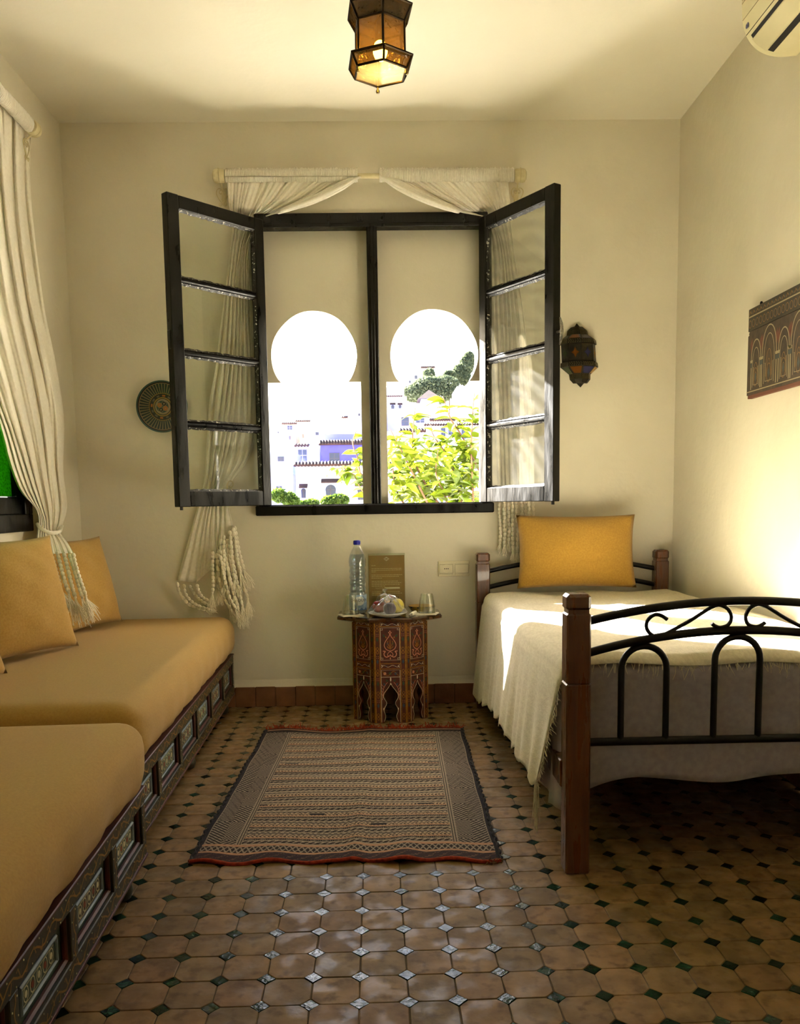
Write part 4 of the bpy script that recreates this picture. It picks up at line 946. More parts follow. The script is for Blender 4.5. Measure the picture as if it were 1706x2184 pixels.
for ln in (.020, 0, .144, .144, .020, 0, .146, .130, .052, 0, .128, .144, .138, .064):
    if ln: line_words(-0.072, -0.072+ln, z)
    z -= 0.0076
line_txt('Password Wifi', -0.054, 0.1055, 0.0064)
z = 0.088
for ln in (.140, .144, .080): line_words(-0.072, -0.072+ln, z); z -= 0.0078
tag(pr.build('printed_text', mat('cream_print', (206, 190, 140), 0.6), card), kind='stuff')
b = MB(); b.add([CF(-0.012, .102), CF(0.062, .102), CF(0.062, .109), CF(-0.012, .109)], [(0, 1, 2, 3)]); b.build('password_strip', mat('pale_strip', (214, 204, 168), 0.6), card)
b = MB()
for rr in (1.0, 0.62): b.ribbon([(0.013*rr, 0.245), (0, 0.245+.009*rr), (-0.013*rr, 0.245), (0, 0.245-.009*rr)], 0.0016, lambda u, v, h: CF(u, v), closed=True)
b.build('diamond_emblem', mat('white_print', (226, 220, 196), 0.6), card)
b = MB(); b.prism([(-.086, .004), (.086, .004), (.086, .040), (.03, .036), (-.03, .030), (-.086, .034)], 0, 0.0001, lambda u, v, h: tuple(tl @ Vector((u, -0.0008-h, v)))); b.build('picture_strip', mat('card_picture', (170, 130, 62), 0.5, (88, 62, 28), 60, 6), card)
# --- glass cloche behind the fruit
clo = thing('glass_cloche', 'small clear glass bell with a round knob behind the fruit', 'cloche', (0.010, 4.003, ZT))
MB().lathe([(0.0405, 0.001), (0.0405, 0.050), (0.0395, 0.062), (0.034, 0.076), (0.024, 0.086), (0.010, 0.091), (0.007, 0.094)], (0.010, 4.003, ZT), 28).build('bell', thin_glass('bell_glass', (244, 246, 240), fac=2.0), clo, smooth=40)
MB().lathe([(0.007, 0.093), (0.006, 0.097), (0.010, 0.101), (0.0125, 0.106), (0.010, 0.111), (0.004, 0.113)], (0.010, 4.003, ZT), 18).build('knob', thin_glass('knob_glass', (240, 242, 236), fac=2.5), clo, smooth=40)
M_COOK = mat('biscuit', (190, 132, 66), 0.8, (150, 96, 44), 60, bump=0.002, bscale=120)
for k, (dx, dy, a) in enumerate(((-.010, 0, .3), (.012, .006, -.4), (0, -.008, 1.2))):
    M = Matrix.Translation((0.010+dx, 4.003+dy, ZT+0.036+0.009*k)) @ Matrix.Rotation(a, 4, 'Y')
    tag(MB().lathe([(0.012, -.004), (0.017, -.003), (0.018, 0), (0.016, .003), (0.008, .0045)], (0, 0, 0), 16, M=M).build('biscuit', M_COOK, smooth=True), ('round golden biscuit leaning at the back under the glass bell', 'golden biscuit tilted on the right under the glass bell', 'upright golden biscuit at the front under the glass bell')[k], 'biscuit', 'biscuits under the glass bell')
tag(MB().lathe([(0.030, 0.0), (0.034, 0.002), (0.036, 0.010), (0.034, 0.030), (0.022, 0.0315)], (0.010, 4.003, ZT), 24).build('wooden_coaster', mat('coaster_wood', (150, 112, 66), 0.6, (120, 86, 48), 40), smooth=40), 'small wooden stand inside the glass bell', 'stand')
# --- fruit plate under cling film
PX_, PY_ = 0.022, 3.868
tag(MB().lathe([(0.040, 0.0), (0.055, 0.001), (0.060, 0.004), (0.085, 0.013), (0.0895, 0.016), (0.0885, 0.0185), (0.060, 0.0085), (0.040, 0.0065), (0.0, 0.006)], (PX_, PY_, ZT), 36).build('fruit_plate', mat('grey_glazed_plate', (188, 184, 172), 0.25, (170, 166, 156), 20), smooth=50), 'round grey plate holding fruit under cling film', 'plate')
def fruit(name, label, c, r, m, squash=0.92, dim=0.12, cat=None, stem=True, M=None):
    t = thing(name, label, cat or name, (c[0], c[1], c[2]-r*squash))
    prof = []
    for a in np.linspace(-PI/2, PI/2, 17):
        rr = r*math.cos(a); h = r*squash*math.sin(a); h -= r*dim*math.exp(-(rr/(0.30*r))**2)*(1 if a > 0 else -1); prof.append((max(rr, 1e-4), h))
    MB().lathe(prof, c, 22, M=M).build('flesh', m, t, smooth=True)
    if stem: MB().tube([(c[0], c[1], c[2]+r*squash*0.75), (c[0]+.002, c[1], c[2]+r*squash*1.05), (c[0]+.005, c[1]+.002, c[2]+r*squash*1.25)], 0.0013, 6).build('stem', mat(name+'_stem', (70, 50, 26), 0.8), t)
    return t
fruit('apple', 'red apple at the left of the fruit plate', (PX_-.036, PY_+.006, ZT+.0435), 0.034, mat('apple_skin', (128, 34, 26), 0.25, (92, 20, 22), 30, stretch=(1, 1, .2), coat=0.3))
fruit('plum', 'dark purple plum in the middle of the fruit plate', (PX_+.010, PY_-.022, ZT+.036), 0.029, mat('plum_skin', (38, 32, 52), 0.3, (56, 40, 60), 20), squash=1.0, dim=0.05)
fruit('pear', 'yellow green pear lying at the right of the fruit plate', (PX_+.046, PY_+.016, ZT+.043), 0.030, mat('pear_skin', (196, 180, 78), 0.35, (176, 160, 60), 24), squash=1.15, dim=0.04)
b = MB()
def film(i, j):
    a = 2*PI*i; t = j; fold = 0.004*math.sin(a*11+3*t)*math.sin(PI*t)+0.002*math.sin(a*23)
    if t < 0.18: r = 0.010+0.09*t; z = 0.090-0.06*t
    else: r = 0.026+(0.0915-0.026)*((t-0.18)/0.82); z = 0.080-0.062*((t-0.18)/0.82)**1.15
    bump_ = 0.0
    return (PX_+(r+fold)*math.cos(a), PY_+(r+fold)*math.sin(a), ZT+max(0.0175, z+fold*1.5+(0.006*math.cos(a-0.2) if t < .6 else 0)))
b.grid(72, 16, film, wrapu=True); b.add([(PX_, PY_, ZT+.093)]+b.v[:72], [(0, 1+k, 1+(k+1) % 72) for k in range(72)])
tag(b.build('cling_film', thin_glass('cling_film_plastic', (250, 250, 252), rough=0.08, refl=1.0, dust_haze=0.04, fac=1.8), smooth=True), 'crumpled transparent cling film stretched over the fruit', 'cling film')
# --- two upturned tumblers on folded napkins
M_NAP = mat('white_paper_napkin', (218, 210, 188), 0.9, bump=0.0006, bscale=120)
for nm, (gx, gy), rz, lab in (('left', (-0.147, 3.918), 0.35, ('upturned glass tumbler in front of the water bottle', 'folded white napkin under the tumbler by the bottle')), ('right', (0.203, 3.918), -0.25, ('upturned glass tumbler at the right edge of the table', 'folded white napkin under the tumbler at the right edge'))):
    b = MB(); Mx = Matrix.Translation((gx, gy, ZT)) @ Matrix.Rotation(rz, 4, 'Z')
    for k in range(3): b.box(-.050+.003*k, .050-.002*k, -.046+.002*k, .046-.004*k, .0002+.0016*k, .0014+.0016*k, 0, M=Mx)
    tag(b.build('paper_napkin', M_NAP), lab[1], 'napkin')
    z0_ = ZT+.0052
    tag(MB().lathe([(0.0395, 0.0), (0.0410, 0.001), (0.0400, 0.004), (0.0335, 0.060), (0.0290, 0.084), (0.0275, 0.089), (0.0255, 0.0885), (0.0245, 0.080), (0.0262, 0.076), (0.0310, 0.060), (0.0378, 0.004), (0.0385, 0.0)], (gx, gy, z0_), 24).build('tumbler', M_CLEAR, smooth=50), lab[0], 'glass')
# --- rolled knife in a napkin, and the ochre dish behind the right glass
kn = thing('rolled_cutlery', 'cutlery knife rolled in a white napkin lying on the table', 'cutlery', (0.128, 3.835, ZT))
b = MB(); b.tube([(0.150, 3.905, ZT+.010), (0.140, 3.872, ZT+.010), (0.128, 3.838, ZT+.010)], [0.008, 0.0095, 0.0085], 10); b.build('napkin_roll', M_NAP, kn, smooth=40)
MB().tube([(0.129, 3.840, ZT+.009), (0.122, 3.820, ZT+.0085), (0.119, 3.808, ZT+.008)], [0.006, 0.0065, 0.004], 10).build('handle_end', M_STEEL, kn, smooth=40)
ds = thing('ochre_dish', 'shallow ochre dish with a blue rim mark behind the right tumbler', 'dish', (0.185, 4.03, ZT))
MB().lathe([(0.035, 0.0), (0.050, 0.002), (0.062, 0.022), (0.063, 0.026), (0.060, 0.025), (0.048, 0.006), (0.0, 0.005)], (0.185, 4.03, ZT), 30).build('bowl', mat('ochre_glaze', (176, 142, 58), 0.3, (150, 116, 44), 20), ds, smooth=50)
b = MB()
for k in range(10):
    a = k*2*PI/10; b.box(-.006, .006, -.0008, .0010, .0195, .0240, 0, M=Matrix.Translation((0.185+.0618*math.cos(a), 4.03+.0618*math.sin(a), ZT)) @ Matrix.Rotation(a+PI/2, 4, 'Z'))
tag(b.build('rim_marks', mat('blue_glaze', (40, 60, 110), 0.3), ds), kind='stuff')
# ------------------------------------------------------------------ curtains, rods, fringes
M_CURT = mat('white_cotton_curtain', (246, 242, 230), 0.92, (238, 233, 220), 90, bump=0.0003, bscale=500, translucent=0.22, sheen=0.2)
M_ROD = mat('cream_painted_metal', (216, 206, 168), 0.5, (196, 184, 144), 30)
M_YARN = mat('cream_cotton_yarn', (242, 236, 222), 0.95, (230, 222, 204), 120, bump=0.0012, bscale=260)
def cloth_from_threads(name, threads, to3d, m, parent, nu=120, nv=90, pleats=16, amp=lambda u, v: 0.012, thick=0.0012, fan=True):
    """threads: list of (u, [(px,py)...]); to3d(px,py,depth)->xyz, depth measured from the wall into the room"""
    us = [t[0] for t in threads]; R = [resample(spline(t[1], 120), nv) for t in threads]; A = np.stack(R)   # T,nv,2
    def fn(i, j):
        q = int(round(j*(nv-1))); x = np.interp(i, us, A[:, q, 0]); y = np.interp(i, us, A[:, q, 1])
        d = amp(i, j)*(0.5+0.5*math.sin(2*PI*pleats*i+1.3*math.sin(5*j+7*i)))+0.12*amp(i, j)*math.sin(2*PI*pleats*2.3*i+4*j)
        if fan: d += 0.009*(0.5+0.5*math.sin(2*PI*24*i))*max(0.0, 1-j/0.30)
        return to3d(x, y, d)
    return MB().grid(nu, nv, fn).build(name, m, parent, smooth=True, flip=True, mods=[('SOLIDIFY', dict(thickness=thick, offset=0))]), (lambda i, j: fn(i, j))
bead_me = MB().ball((0, 0, 0), (0.0086, 0.0086, 0.0086), 8, 6)
def bead_cord(parent, path, n_beads, tassel=0.055, name='bead_cord', tdir=(0, 0, -1), scale=1.0):
    """knotted string of yarn beads ending in a tassel; path = list of xyz from hem to tassel"""
    P = resample(spline(path, 60), n_beads+1)
    cord = MB().tube([tuple(p) for p in P], 0.0015, 5).build(name, M_YARN, parent)
    for k in range(n_beads):
        a, c = P[k], P[k+1]; d = Vector(c-a); mid = (a+c)/2; L_ = d.length
        src = bead_cord.src
        M = Matrix.Translation(Vector(mid)-WM[parent].translation) @ d.to_track_quat('Z', 'Y').to_matrix().to_4x4() @ Matrix.Diagonal((scale, scale, L_/0.0150, 1))
        if src is None:
            b = MB(); b.v = list(bead_me.v); b.f = list(bead_me.f); b.c = [None]*len(b.f); o = b.build('bead', M_YARN, None, smooth=True); o.parent = cord; o.matrix_local = M; bead_cord.src = o
        else:
            o = src.copy(); COL.objects.link(o); o.parent = cord; o.matrix_local = M
    e = P[-1]; b = MB(); td = np.array(tdir, float); td /= np.linalg.norm(td)
    if tassel:
        for k in range(34):
            dv = td+np.random.uniform(-.26, .26, 3); L_ = tassel*random.uniform(0.85, 1.1); p0 = e+np.random.uniform(-.002, .002, 3)
            b.tube([p0, p0+dv*L_*.3*np.array([.5, .5, 1]), p0+dv*L_*.7, p0+dv*L_+np.random.uniform(-.004, .004, 3)], [.0014, .0016, .0017, .0013], 4, caps=False)
        b.ball(e+td*.004, (0.0062, 0.0062, 0.0066), 8, 5)
        b.build('tassel', M_YARN, cord)
    return cord
bead_cord.src = None
def rod(name, label, p0, p1, wall_pts, axis, finial=True):
    t = thing(name, label, 'curtain rod', tuple(p0))
    MB().tube([p0, p1], 0.0115, 12).build('pole', M_ROD, t, smooth=40)
    d = (Vector(p1)-Vector(p0)).normalized()
    for e, s_ in ((Vector(p0), -1), (Vector(p1), 1)):
        Mq = Matrix.Translation(e) @ (d*s_).to_track_quat('Z', 'Y').to_matrix().to_4x4()
        MB().lathe([(0.014, -0.030), (0.026, -0.028), (0.030, -0.020), (0.030, -0.006), (0.027, -0.003), (0.030, 0.0), (0.031, 0.008), (0.028, 0.020), (0.018, 0.026)], (0, 0, 0), 20, M=Mq).build('finial', M_ROD, t, smooth=35)
        MB().tube([tuple(e+Vector((0, 0, .028))), tuple(e+Vector((0, 0, .036)))], .003, 6).build('set_screw', M_ROD, t)
        # scrolled bracket on the wall
        wv = Vector(wall_pts); n = wv  # direction to the wall
        base = e-d*s_*0.012
        b = MB(); b.tube([tuple(base+Vector((0, 0, -0.026))), tuple(base+Vector((0, 0, -0.045))+n*0.3), tuple(base+n+Vector((0, 0, -0.05)))], .004, 8)
        b.box(-.011, .011, -.0016, .0016, -.062, .0, 0.001, M=Matrix.Translation(base+n*0.97+Vector((0, 0, -.045))) @ (Matrix.Rotation(PI/2 if axis == 'y' else 0, 4, 'Z')))
        b.build('bracket', M_ROD, t, smooth=40)
        for sg in (-1, 1):
            hp = []
            for (a, c) in ((0, -.058), (.010, -.056), (.013, -.066), (.007, -.072), (.004, -.066)): hp.append((a, c))
            hp2 = [(0, -.056), (.014, -.047), (.026, -.056), (.027, -.072), (.017, -.092), (.004, -.110), (.002, -.118), (.010, -.126), (.017, -.120), (.014, -.112), (.009, -.115)]
            for q in (hp, hp2):
                path = [tuple(base+n*0.35+d*(sg*a)+Vector((0, 0, c))) for a, c in [tuple(z_) for z_ in spline(q, 36)]]
                MB().tube(path, 0.0023, 6).build('bracket_scroll', M_ROD, t, smooth=40)
    return t
ry = YB-0.062
rod('curtain_rod', 'cream curtain rod with heart scroll brackets above the back window', (-0.722, ry, 2.512), (0.676, ry, 2.504), (0, 0.062, 0), 'x')
rod('curtain_rod', 'cream curtain rod high on the left wall', (XL+0.078, 3.700, 2.530), (XL+0.078, 2.20, 2.530), (-0.078, 0, 0), 'y')
def header(bld, pa, pb, n, r0=0.017, outn=None):
    """gathered sleeve round the rod with frilled top"""
    pa = np.array(pa); pb = np.array(pb); d = pb-pa
    for k in range(n):
        t = (k+0.5)/n; c = pa+d*t; w_ = np.linalg.norm(d)/n*0.62
        e = d/np.linalg.norm(d)
        ring = []
        up = np.array([0, 0, 1.0]); rt = np.cross(e, up)
        pts = []
        for a in np.linspace(-0.25, 2*PI-0.35, 12): pts.append(c+rt*r0*math.cos(a)*1.0+up*(r0*1.45)*math.sin(a)+e*random.uniform(-.0006, .0006))
        bld.tube(pts, [w_*random.uniform(.8, 1.15)]*len(pts), 5, caps=False)
        p = c+up*r0*1.35; bld.tube([p, p+up*.006+e*random.uniform(-.002, .002)+rt*random.uniform(-.004, .004), p+up*random.uniform(.009, .015)+e*random.uniform(-.003, .003)], [w_, w_*1.1, w_*.6], 4)
# --- left panel of the back window
def bw(ax, side):
    hx = -0.540 if side < 0 else 0.499
    def to3d(x, y, d):
        p = at(x, y, 'y', YB-0.035); out = (hx-p[0]) if side < 0 else (p[0]-hx)
        k = 1.02 if side < 0 else 1.71
        lim = 0.075
        if p[2] < 2.36: lim = max(0.006, out*k-0.034)
        dd = 0.010+d
        d = max(0.0, d)
        if p[2] < 0.98: dd = 0.014+d*1.2
        elif p[2] < 2.36: dd = 0.006+min(d, lim)
        else: dd = 0.030+d+0.020*min(1, (p[2]-2.36)/0.12)
        v = ray(x, y); t = (YB-dd-CAM[1])/v[1]; q = CAM+t*v; return tuple(q)
    return to3d
cl = thing('curtain', 'white cotton curtain tied back beside the green wall plate', 'curtain', (-0.62, YB-0.04, 0.45), group='white tasselled curtains')
thr = [(0.0, [(484, 382), (488, 440), (496, 490), (478, 632), (460, 777), (446, 862), (440, 960), (434, 1031), (420, 1085), (402, 1150), (377, 1238)]),
       (0.25, [(535, 384), (520, 440), (508, 492), (492, 640), (482, 777), (470, 880), (460, 970), (452, 1035), (440, 1090), (428, 1160), (418, 1243)]),
       (0.55, [(632, 384), (592, 430), (536, 476), (512, 560), (508, 700), (503, 830), (492, 930), (473, 1010), (464, 1042), (458, 1092), (456, 1150), (452, 1212)]),
       (0.80, [(715, 384), (660, 420), (566, 464), (528, 520), (524, 650), (527, 800), (524, 900), (506, 985), (478, 1030), (474, 1060), (474, 1100), (470, 1160)]),
       (1.0, [(764, 380), (700, 414), (610, 450), (552, 480), (533, 530), (534, 650), (540, 811), (543, 930), (526, 985), (496, 1025), (487, 1045), (487, 1078), (492, 1100), (497, 1122)])]
curt_amp = lambda u, v: 0.008+0.014*math.sin(PI*min(1, v*1.1))
pan, fL = cloth_from_threads('curtain_panel', thr, bw(0, -1), M_CURT, cl, nu=150, nv=110, pleats=8, amp=curt_amp)
b = MB(); header(b, (-0.690, ry, 2.5115), (-0.080, ry, 2.5078), 82); b.build('gathered_header', M_CURT, cl, smooth=True)
# sweep roll along the lower edge of the swag
b = MB(); sw = [tuple(np.array(bw(0, -1)(x, y, 0.03))) for x, y in spline([(766, 378), (722, 402), (672, 426), (614, 446), (566, 462)], 30)]
for k in range(5):
    b.tube([(p[0]+0.002*k, p[1]-0.006*math.sin(k*1.3), p[2]+0.010*(k-1)*(1-i/len(sw)*0.8)*min(1, i/6+.1)) for i, p in enumerate(sw)], [0.003+0.0075*math.sin(PI*min(1, i/len(sw)*1.05+0.03)) for i in range(len(sw))], 8)
b.build('swag_roll', M_CURT, cl, smooth=True)
hk = MB(); hk.tube([tuple(np.array(at(x, y, 'y', YB-0.045))) for x, y in spline([(486, 1048), (484, 1036), (488, 1027), (495, 1027), (497, 1035), (492, 1040), (488, 1036)], 30)], 0.0028, 6); hk.tube([tuple(at(486, 1046, 'y', YB-0.002)), tuple(at(486, 1047, 'y', YB-0.045))], 0.004, 8)
tag(hk.build('tieback_hook', M_ROD, smooth=40), 'cream scrolled wall hook holding back the curtain under the casement', 'hook')
def cordpx(parent, pts, nb, depth, tas, tdir=(0, 0, -1), scale=1.0):
    bead_cord(parent, [tuple(at(x, y, 'y', YB-depth)) for x, y in pts], nb, tas, tdir=tdir, scale=scale)
for pts, nb, dp, tas, td in [
    ([(378, 1242), (382, 1262), (398, 1285), (420, 1297), (438, 1302)], 9, 0.050, 0.030, (1, 0, -.4)),
    ([(392, 1246), (396, 1268), (412, 1286), (432, 1296), (448, 1300)], 9, 0.060, 0.032, (1, 0, -.3)),
    ([(420, 1246), (424, 1262), (434, 1276), (444, 1280)], 6, 0.056, 0.026, (.6, 0, -1)),
    ([(404, 1248), (412, 1264), (424, 1278), (440, 1288)], 7, 0.030, 0.03, (1, 0, -.6)),
    ([(454, 1176), (453, 1210), (455, 1245), (453, 1262)], 10, 0.075, 0.070, (-.05, 0, -1)),
    ([(466, 1172), (466, 1205), (464, 1240), (466, 1256)], 9, 0.045, 0.075, (.05, 0, -1)),
    ([(477, 1142), (477, 1175), (478, 1205), (479, 1238)], 10, 0.082, 0.075, (0.0, 0, -1)),
    ([(484, 1150), (485, 1180), (488, 1212), (490, 1240)], 9, 0.050, 0.080, (.10, 0, -1)),
    ([(490, 1132), (493, 1165), (496, 1200), (500, 1232)], 10, 0.070, 0.085, (.12, 0, -1)),
    ([(497, 1125), (502, 1155), (506, 1188), (512, 1215)], 10, 0.055, 0.085, (.22, 0, -1)),
    ([(500, 1122), (505, 1150), (512, 1185), (520, 1212)], 9, 0.035, 0.09, (.28, 0, -1)),
    ([(470, 1150), (472, 1200), (482, 1250), (490, 1290)], 12, 0.035, 0.075, (.25, 0, -1)),
    ([(480, 1155), (486, 1210), (498, 1262), (508, 1296)], 12, 0.030, 0.07, (.2, 0, -1)),
    ([(462, 1180), (466, 1230), (478, 1275), (492, 1300)], 10, 0.055, 0.06, (.5, 0, -1)),
    ([(488, 1150), (500, 1215), (510, 1262), (516, 1290)], 13, 0.062, 0.085, (.10, -.1, -1)),
    ([(494, 1140), (508, 1205), (520, 1250), (528, 1275)], 13, 0.045, 0.085, (.10, -.1, -1)),
    ([(476, 1165), (488, 1225), (500, 1270), (508, 1302)], 13, 0.078, 0.075, (.22, -.1, -1)),
    ([(482, 1160), (496, 1230), (512, 1280), (522, 1306)], 14, 0.030, 0.070, (.08, -.1, -1)),
    ([(470, 1185), (480, 1240), (492, 1280), (502, 1296)], 11, 0.090, 0.070, (.35, -.1, -1))]:
    cordpx(cl, pts, nb, dp, tas, td)
# --- right panel
cr = thing('curtain', 'white cotton curtain hanging behind the sunlit casement', 'curtain', (0.60, YB-0.04, 0.60), group='white tasselled curtains')
thr = [(0.0, [(812, 380), (868, 412), (935, 440), (1000, 458), (1034, 468), (1046, 520), (1050, 640), (1052, 800), (1056, 930), (1062, 1046)]),
       (0.3, [(890, 384), (945, 420), (1010, 452), (1048, 474), (1064, 540), (1068, 660), (1072, 800), (1076, 930), (1080, 1046)]),
       (0.65, [(1000, 384), (1036, 430), (1062, 470), (1078, 540), (1090, 660), (1098, 800), (1104, 930), (1108, 1046)]),
       (1.0, [(1083, 384), (1088, 430), (1090, 480), (1100, 560), (1118, 680), (1130, 810), (1136, 930), (1140, 1046)])]
pan, fR = cloth_from_threads('curtain_panel', thr, bw(0, 1), M_CURT, cr, nu=130, nv=100, pleats=7, amp=curt_amp)
b = MB(); header(b, (0.645, ry, 2.5045), (0.020, ry, 2.5072), 84); b.build('gathered_header', M_CURT, cr, smooth=True)
b = MB(); sw = [tuple(np.array(bw(0, 1)(x, y, 0.03))) for x, y in spline([(810, 376), (856, 402), (912, 428), (970, 448), (1030, 462)], 30)]
for k in range(5):
    b.tube([(p[0], p[1]-0.006*math.sin(k*1.3), p[2]+0.011*(k-1)*(1-i/len(sw)*0.8)*min(1, i/6+.1)) for i, p in enumerate(sw)], [0.003+0.0075*math.sin(PI*min(1, i/len(sw)*1.05+0.03)) for i in range(len(sw))], 8)
b.build('swag_roll', M_CURT, cr, smooth=True)
for k in range(9):
    x = 1066+k*8.8; y1 = 1160+random.uniform(-6, 8)+(8 if 2 < k < 7 else 0)
    cordpx(cr, [(x, 1046), (x+random.uniform(-2, 2)+k*.2, 1090), (x+random.uniform(-2, 2)+k*.3, 1130), (x+k*.4, y1)], 13, 0.034+0.020*(k % 2), 0.045, (0, 0, -1))
# --- left wall curtain
def lw(x, y, d):
    v = ray(x, y); t = (XL+0.040+d-CAM[0])/v[0]
    if y > 1132:                                                    # below the tie the cloth lies forward over the cushion
        q = min(1.0, (y-1132)/46); t = t*(1-q)+((3.44-CAM[1]-d)/v[1])*q
    return tuple(CAM+t*v)
cw = thing('curtain', 'white cotton curtain gathered beside the green glass window', 'curtain', (XL+0.06, 3.6, 0.50), group='white tasselled curtains')
thr = [(0.0, [(-280, 20), (-230, 300), (-150, 560), (-80, 740), (-10, 885), (18, 985), (42, 1045), (74, 1082), (82, 1108), (80, 1128), (78, 1150), (76, 1178)]),
       (0.35, [(-140, 110), (-110, 380), (-60, 640), (0, 830), (40, 950), (66, 1030), (84, 1080), (94, 1108), (94, 1130), (96, 1150), (98, 1182)]),
       (0.70, [(-20, 205), (-5, 420), (30, 640), (66, 800), (88, 920), (100, 1020), (108, 1080), (110, 1112), (110, 1132), (120, 1152), (130, 1180)]),
       (1.0, [(66, 286), (66, 420), (92, 640), (118, 770), (136, 890), (135, 1000), (143, 1078), (134, 1118), (128, 1134), (146, 1160), (157, 1180)])]
pan, fW = cloth_from_threads('curtain_panel', thr, lw, M_CURT, cw, nu=180, nv=110, pleats=8, amp=lambda u, v: 0.010+0.010*math.sin(PI*min(1, v*1.06)), thick=0.0012)
b = MB(); header(b, (XL+0.078, 3.655, 2.5295), (XL+0.078, 2.26, 2.5295), 150, r0=0.019); b.build('gathered_header', M_CURT, cw, smooth=True)
tb = MB(); tb.tube([lw(x, y, d) for x, y, d in spline([(80, 1118, .0), (88, 1128, .05), (108, 1136, .075), (126, 1134, .05), (132, 1122, 0)], 30)], 0.008, 8); tb.build('tieback_band', M_CURT, cw, smooth=True)
for pts, nb, tas, td in [
    ([(108, 1178), (118, 1212), (128, 1250)], 9, 0.10, (.28, -.1, -1)),
    ([(122, 1176), (129, 1206), (138, 1240), (146, 1262)], 10, 0.105, (.30, -.1, -1)),
    ([(136, 1180), (144, 1210), (152, 1245), (160, 1272)], 10, 0.10, (.3, -.1, -1)),
    ([(148, 1182), (157, 1210), (167, 1245), (175, 1272)], 10, 0.09, (.35, -.1, -1)),
    ([(156, 1180), (161, 1205), (172, 1240), (182, 1268)], 10, 0.085, (.4, -.1, -1)),
    ([(94, 1180), (104, 1215), (116, 1255)], 9, 0.09, (.25, -.1, -1))]:
    bead_cord(cw, [tuple(at(x, y, 'y', 3.435-0.0009*(y-1180))) for (x, y) in pts], nb, tas, tdir=td, scale=1.0)
# ---- window_2 : green glass window in the left wall
w2 = thing('window_2', 'black framed window with green textured glass behind the curtain', None, (XL, 3.0, 0.92), kind='structure')
y0, y1, z0, z1 = W2['y0'], W2['y1'], W2['z0'], W2['z1']
b = MB()
for (ya, yb_, za, zb_) in ((y0-.02, y1+.02, z0-.022, z0+.048), (y0-.02, y1+.02, z1-.05, z1+.02), (y0-.02, y0+.05, z0+.048, z1-.05), (y1-.05, y1+.02, z0+.048, z1-.05)):
    b.box(XL-.05, XL+.016, ya, yb_, za, zb_, .003)
b.build('frame', M_BLACK, w2)
M_GGL = None
m, t_, bs, out = new_mat('green_textured_glass'); N, Lk = t_.nodes, t_.links; N.remove(bs)
tr = N.new('ShaderNodeBsdfTransparent'); tr.inputs[0].default_value = (0.012, 0.07, 0.005, 1); tl_ = N.new('ShaderNodeBsdfTranslucent'); tl_.inputs[0].default_value = (0.05, 0.20, 0.012, 1)
vo = N.new('ShaderNodeTexVoronoi'); vo.inputs['Scale'].default_value = 110; tc = N.new('ShaderNodeTexCoord'); Lk.new(tc.outputs['Object'], vo.inputs['Vector'])
mr = N.new('ShaderNodeMapRange'); mr.inputs[2].default_value = 0.7; mr.inputs[3].default_value = 0.15; mr.inputs[4].default_value = 0.9; Lk.new(vo.outputs[0], mr.inputs[0])
gl = N.new('ShaderNodeBsdfGlossy'); gl.inputs['Roughness'].default_value = 0.15; gl.inputs[0].default_value = (.5, .6, .5, 1)
mx = N.new('ShaderNodeMixShader'); Lk.new(mr.outputs[0], mx.inputs[0]); Lk.new(tr.outputs[0], mx.inputs[1]); Lk.new(tl_.outputs[0], mx.inputs[2])
m2 = N.new('ShaderNodeMixShader'); m2.inputs[0].default_value = 0.06; Lk.new(mx.outputs[0], m2.inputs[1]); Lk.new(gl.outputs[0], m2.inputs[2]); Lk.new(m2.outputs[0], out.inputs[0]); M_GGL = m
for k in range(2):
    ya = y0+.05+k*(y1-y0-.1)/2; yb_ = ya+(y1-y0-.1)/2
    b = MB()
    for (a, c, e, f) in ((ya, yb_, z0+.048, z0+.115), (ya, yb_, z1-.115, z1-.05), (ya, ya+.055, z0+.115, z1-.115), (yb_-.055, yb_, z0+.115, z1-.115)): b.box(XL-.034, XL+.004, a, c, e, f, .003)
    s_ = b.build('sash', M_BLACK, w2)
    for q in range(3):
        za = z0+.115+q*(z1-z0-.23)/3; MB().box(XL-.018, XL-.014, ya+.05, yb_-.05, za+.004, za+(z1-z0-.23)/3-.004).build('pane', M_GGL, s_)
        if q: MB().box(XL-.030, XL+.002, ya+.05, yb_-.05, za-.013, za+.013, .003).build('glazing_bar', M_BLACK, s_)
    b = MB(); b.tube([(XL+.014, ya+.03 if k == 0 else ya+.02, z0+.03), (XL+.014, ya+.03 if k == 0 else ya+.02, z0+.14)], .006, 8); b.box(XL+.004, XL+.012, ya+.005, ya+.045, z0+.05, z0+.12, .001); b.build('bolt', M_BRASS, s_)
w_fill = thing('fill_window', 'added black framed window behind the viewer, for fill light', None, (XL, -0.6, 1.05), kind='structure')  # invented window, unseen, softens the foreground with extra daylight
y0, y1, z0, z1 = FILL_WIN['y0'], FILL_WIN['y1'], FILL_WIN['z0'], FILL_WIN['z1']; b = MB()
for (ya, yb_, za, zb_) in ((y0, y1, z0, z0+.04), (y0, y1, z1-.04, z1), (y0, y0+.04, z0+.04, z1-.04), (y1-.04, y1, z0+.04, z1-.04)): b.box(XL-.06, XL-.01, ya, yb_, za, zb_, .003)
b.build('frame', M_BLACK, w_fill); MB().box(XL-.037, XL-.033, y0+.03, y1-.03, z0+.03, z1-.03).build('pane', M_PANE, w_fill)
